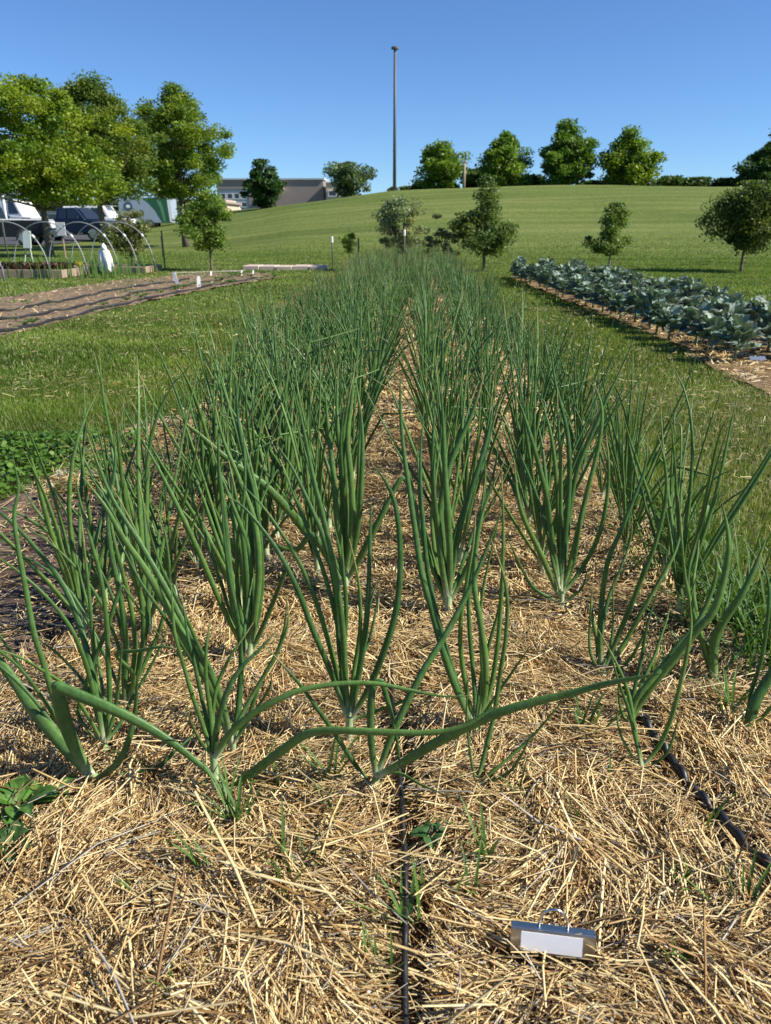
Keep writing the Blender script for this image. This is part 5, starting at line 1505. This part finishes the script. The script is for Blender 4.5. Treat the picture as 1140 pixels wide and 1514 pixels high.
# trailer with green graphics
b = at(224, 355, 66); zb = float(terrain(b[0], b[1]))
tr = thing('cargo_trailer', (b[0], b[1], zb), 'enclosed trailer with pale side, green sweep and round emblems, parked on the slope', 'trailer', rz=R(3))
TL, TH = 4.3, 1.95
mb = MB(); mb.prism([(-TL / 2, .35), (TL / 2, .35), (TL / 2, .35 + TH - .1), (TL / 2 - .1, .35 + TH), (-TL / 2 + .45, .35 + TH), (-TL / 2, .35 + TH - .35)], 1.9); mb.build('box', plain('trailer_panel', (0.30, 0.36, 0.42), 0.5, var=0.1), tr, bevel=.04)
M['green_g'] = plain('green_graphic', (0.02, 0.10, 0.045), 0.5, var=0.15); M['lgreen_g'] = plain('light_green_graphic', (0.10, 0.25, 0.12), 0.5, var=0.15)
def panel(name, poly, mat, y0=-0.956, th=.006):
    mb = MB(); mb.prism(poly, th, (0, y0, 0)); return mb.build(name, mat, tr)
panel('green_sweep', [(-.2, 2.25), (.3, 1.9), (.8, 1.35), (1.2, .6), (1.35, .4), (2.1, .4), (2.1, 2.25)], M['green_g'])
panel('light_band', [(.9, 2.24), (1.25, 1.5), (1.45, .45), (1.62, .45), (1.5, 1.5), (1.25, 2.24)], M['lgreen_g'], -0.962)
panel('pale_strip', [(1.95, .42), (2.1, .42), (2.1, 2.24), (1.85, 2.24)], M['p_white'], -0.962)
panel('round_emblem', [(-1.35 + .36 * math.cos(a_), 1.62 + .36 * math.sin(a_)) for a_ in np.linspace(0, 2 * PI, 25)[:-1]], plain('emblem_blue', (0.06, 0.10, 0.15), .5), -0.962)
panel('emblem_centre', [(-1.35 + .17 * math.cos(a_), 1.62 + .13 * math.sin(a_)) for a_ in np.linspace(0, 2 * PI, 17)[:-1]], M['p_white'], -0.968)
panel('small_round_emblem', [(-.35 + .24 * math.cos(a_), 1.12 + .22 * math.sin(a_)) for a_ in np.linspace(0, 2 * PI, 21)[:-1]], M['green_g'], -0.962)
panel('small_emblem_centre', [(-.35 + .13 * math.cos(a_), 1.12 + .11 * math.sin(a_)) for a_ in np.linspace(0, 2 * PI, 17)[:-1]], M['lgreen_g'], -0.968)
for wx in (-.5, .35):
    for s_ in (-1, 1): wheel(tr, (wx, s_ * .96, .3), .3, .2)
mb = MB(); mb.tube([(-TL / 2, 0, .4), (-TL / 2 - 1.1, 0, .42)], .05, 8); mb.tube([(-TL / 2, -.6, .4), (-TL / 2 - 1.1, 0, .42)], .04, 8); mb.build('drawbar', M['steel'], tr)

# ------------------------------------------------------------------ buildings
def bbox_px(u0, u1, vt, Y): 
    a_, b_ = at(u0, 355, Y), at(u1, 355, Y); return a_[0], b_[0], at((u0 + u1) / 2, vt, Y)[2]
def windows(o, x0, x1, z0, z1, n, y, mullion=True):
    w_ = (x1 - x0) / n
    for k in range(n):
        cx_ = x0 + w_ * (k + .5)
        mb = MB()
        fw = .08
        mb.box((cx_, y - .05, z1), (w_ * .86, .12, fw)); mb.box((cx_, y - .05, z0), (w_ * .86, .12, fw))
        for s_ in (-1, 1): mb.box((cx_ + s_ * w_ * .4, y - .05, (z0 + z1) / 2), (fw, .12, z1 - z0 - fw))
        f_ = mb.build('window', M['white'], o)
        mb = MB(); mb.box((cx_, y - .01, (z0 + z1) / 2), (w_ * .8 - fw, .05, z1 - z0 - fw)); mb.build('pane', M['glass'], f_)
Yb = 125
x0, x1, zt = bbox_px(326, 480, 266, Yb)
zb = 2.0
o = thing('brown_building', ((x0 + x1) / 2, Yb, 0), 'long flat-roofed brown building behind the hill, left of centre', 'building')
w_ = x1 - x0
xs_ = at(372, 355, Yb)[0] - (x0 + x1) / 2
mb = MB(); mb.box(((xs_ + w_ / 2) / 2, 8, (zt + zb) / 2), (w_ / 2 - xs_, 16, zt - zb)); mb.build('wall', M['brown_wall'], o)
zpal = at(350, 279, Yb)[2]
mb = MB(); mb.box(((xs_ - w_ / 2) / 2 - .003, 8, (zpal + zb) / 2), (xs_ + w_ / 2, 15.6, zpal - zb)); mb.build('wall', M['pale_wall'], o)['label'] = 'pale lower storeys with windows'
mb = MB(); mb.box(((xs_ - w_ / 2) / 2 - .003, 8, (zpal + zt) / 2), (xs_ + w_ / 2, 16, zt - zpal)); mb.build('upper_cladding', M['brown_wall'], o)
mb = MB(); mb.box((0, 8, zt + .12), (w_ + .4, 16.4, .22)); mb.build('roof', M['pale_wall'], o)
for (va, vb) in ((286, 294), (299, 306)):
    windows(o, -w_ / 2 + .3, xs_ - .3, at(350, vb, Yb)[2], at(350, va, Yb)[2], 4, .2)
mb = MB(); mb.box((at(412, 355, Yb)[0] - (x0 + x1) / 2, -.5, at(412, 279, Yb)[2]), (2.4, 1.0, .5)); mb.build('canopy', M['white'], o)
x0, x1, zt = bbox_px(484, 517, 270, 122)
o = thing('beige_block', ((x0 + x1) / 2, 122, 0), 'small sunlit beige block at the right end of the brown building', 'building')
mb = MB(); mb.box((0, 4, (zt + zb) / 2), (x1 - x0, 8, zt - zb)); mb.build('wall', M['beige_wall'], o)
mb = MB(); mb.box((0, 4, zt + .1), (x1 - x0 + .3, 8.3, .2)); mb.build('roof', M['white'], o)
windows(o, -(x1 - x0) / 2 + .2, (x1 - x0) / 2 - .2, at(500, 290, 122)[2], at(500, 282, 122)[2], 2, 0)
x0, x1, zt = bbox_px(322, 346, 296, 105)
o = thing('beige_annex', ((x0 + x1) / 2, 105, 0), 'low beige annex with a sloping roof just right of the big trees', 'building')
mb = MB(); hw_ = (x1 - x0) / 2; mb.prism([(-hw_, 1), (hw_, 1), (hw_, zt - 1.1), (hw_ * .3, zt), (-hw_, zt)], 6, (0, 3, 0)); mb.build('wall', M['beige_wall'], o)
mb = MB(); mb.box((-hw_ * .35, 3, zt + .06), (hw_ * 1.3, 6.3, .1)); mb.build('roof', M['brown_wall'], o)
windows(o, -hw_ * .6, hw_ * .2, zt - 1.6, zt - .9, 1, 0)
x0, x1, zt = bbox_px(-120, 330, 300, 95)
o = thing('long_low_building', ((x0 + x1) / 2, 95, 0), 'long low beige building glimpsed under the big left trees', 'building')
w_ = x1 - x0
mb = MB(); mb.box((0, 5, zt / 2 + .6), (w_, 10, zt - 1.2)); mb.build('wall', M['beige_wall'], o)
mb = MB(); mb.box((0, 5, zt + .1), (w_ + .6, 10.8, .25)); mb.build('roof', M['brown_wall'], o)
windows(o, -w_ / 2 + 1, w_ / 2 - 1, zt - 2.3, zt - 1.2, 14, 0)
# hedge band in front of it
leafy('dark clipped hedge in front of the long low building', 'hedge', at(60, 355, 80)[0], at(330, 355, 80)[0], 79, 81, 2.4, 5000, (0.03, 0.055, 0.015), (0.08, 0.12, 0.03), 0.16, 'hedge', 1.0)
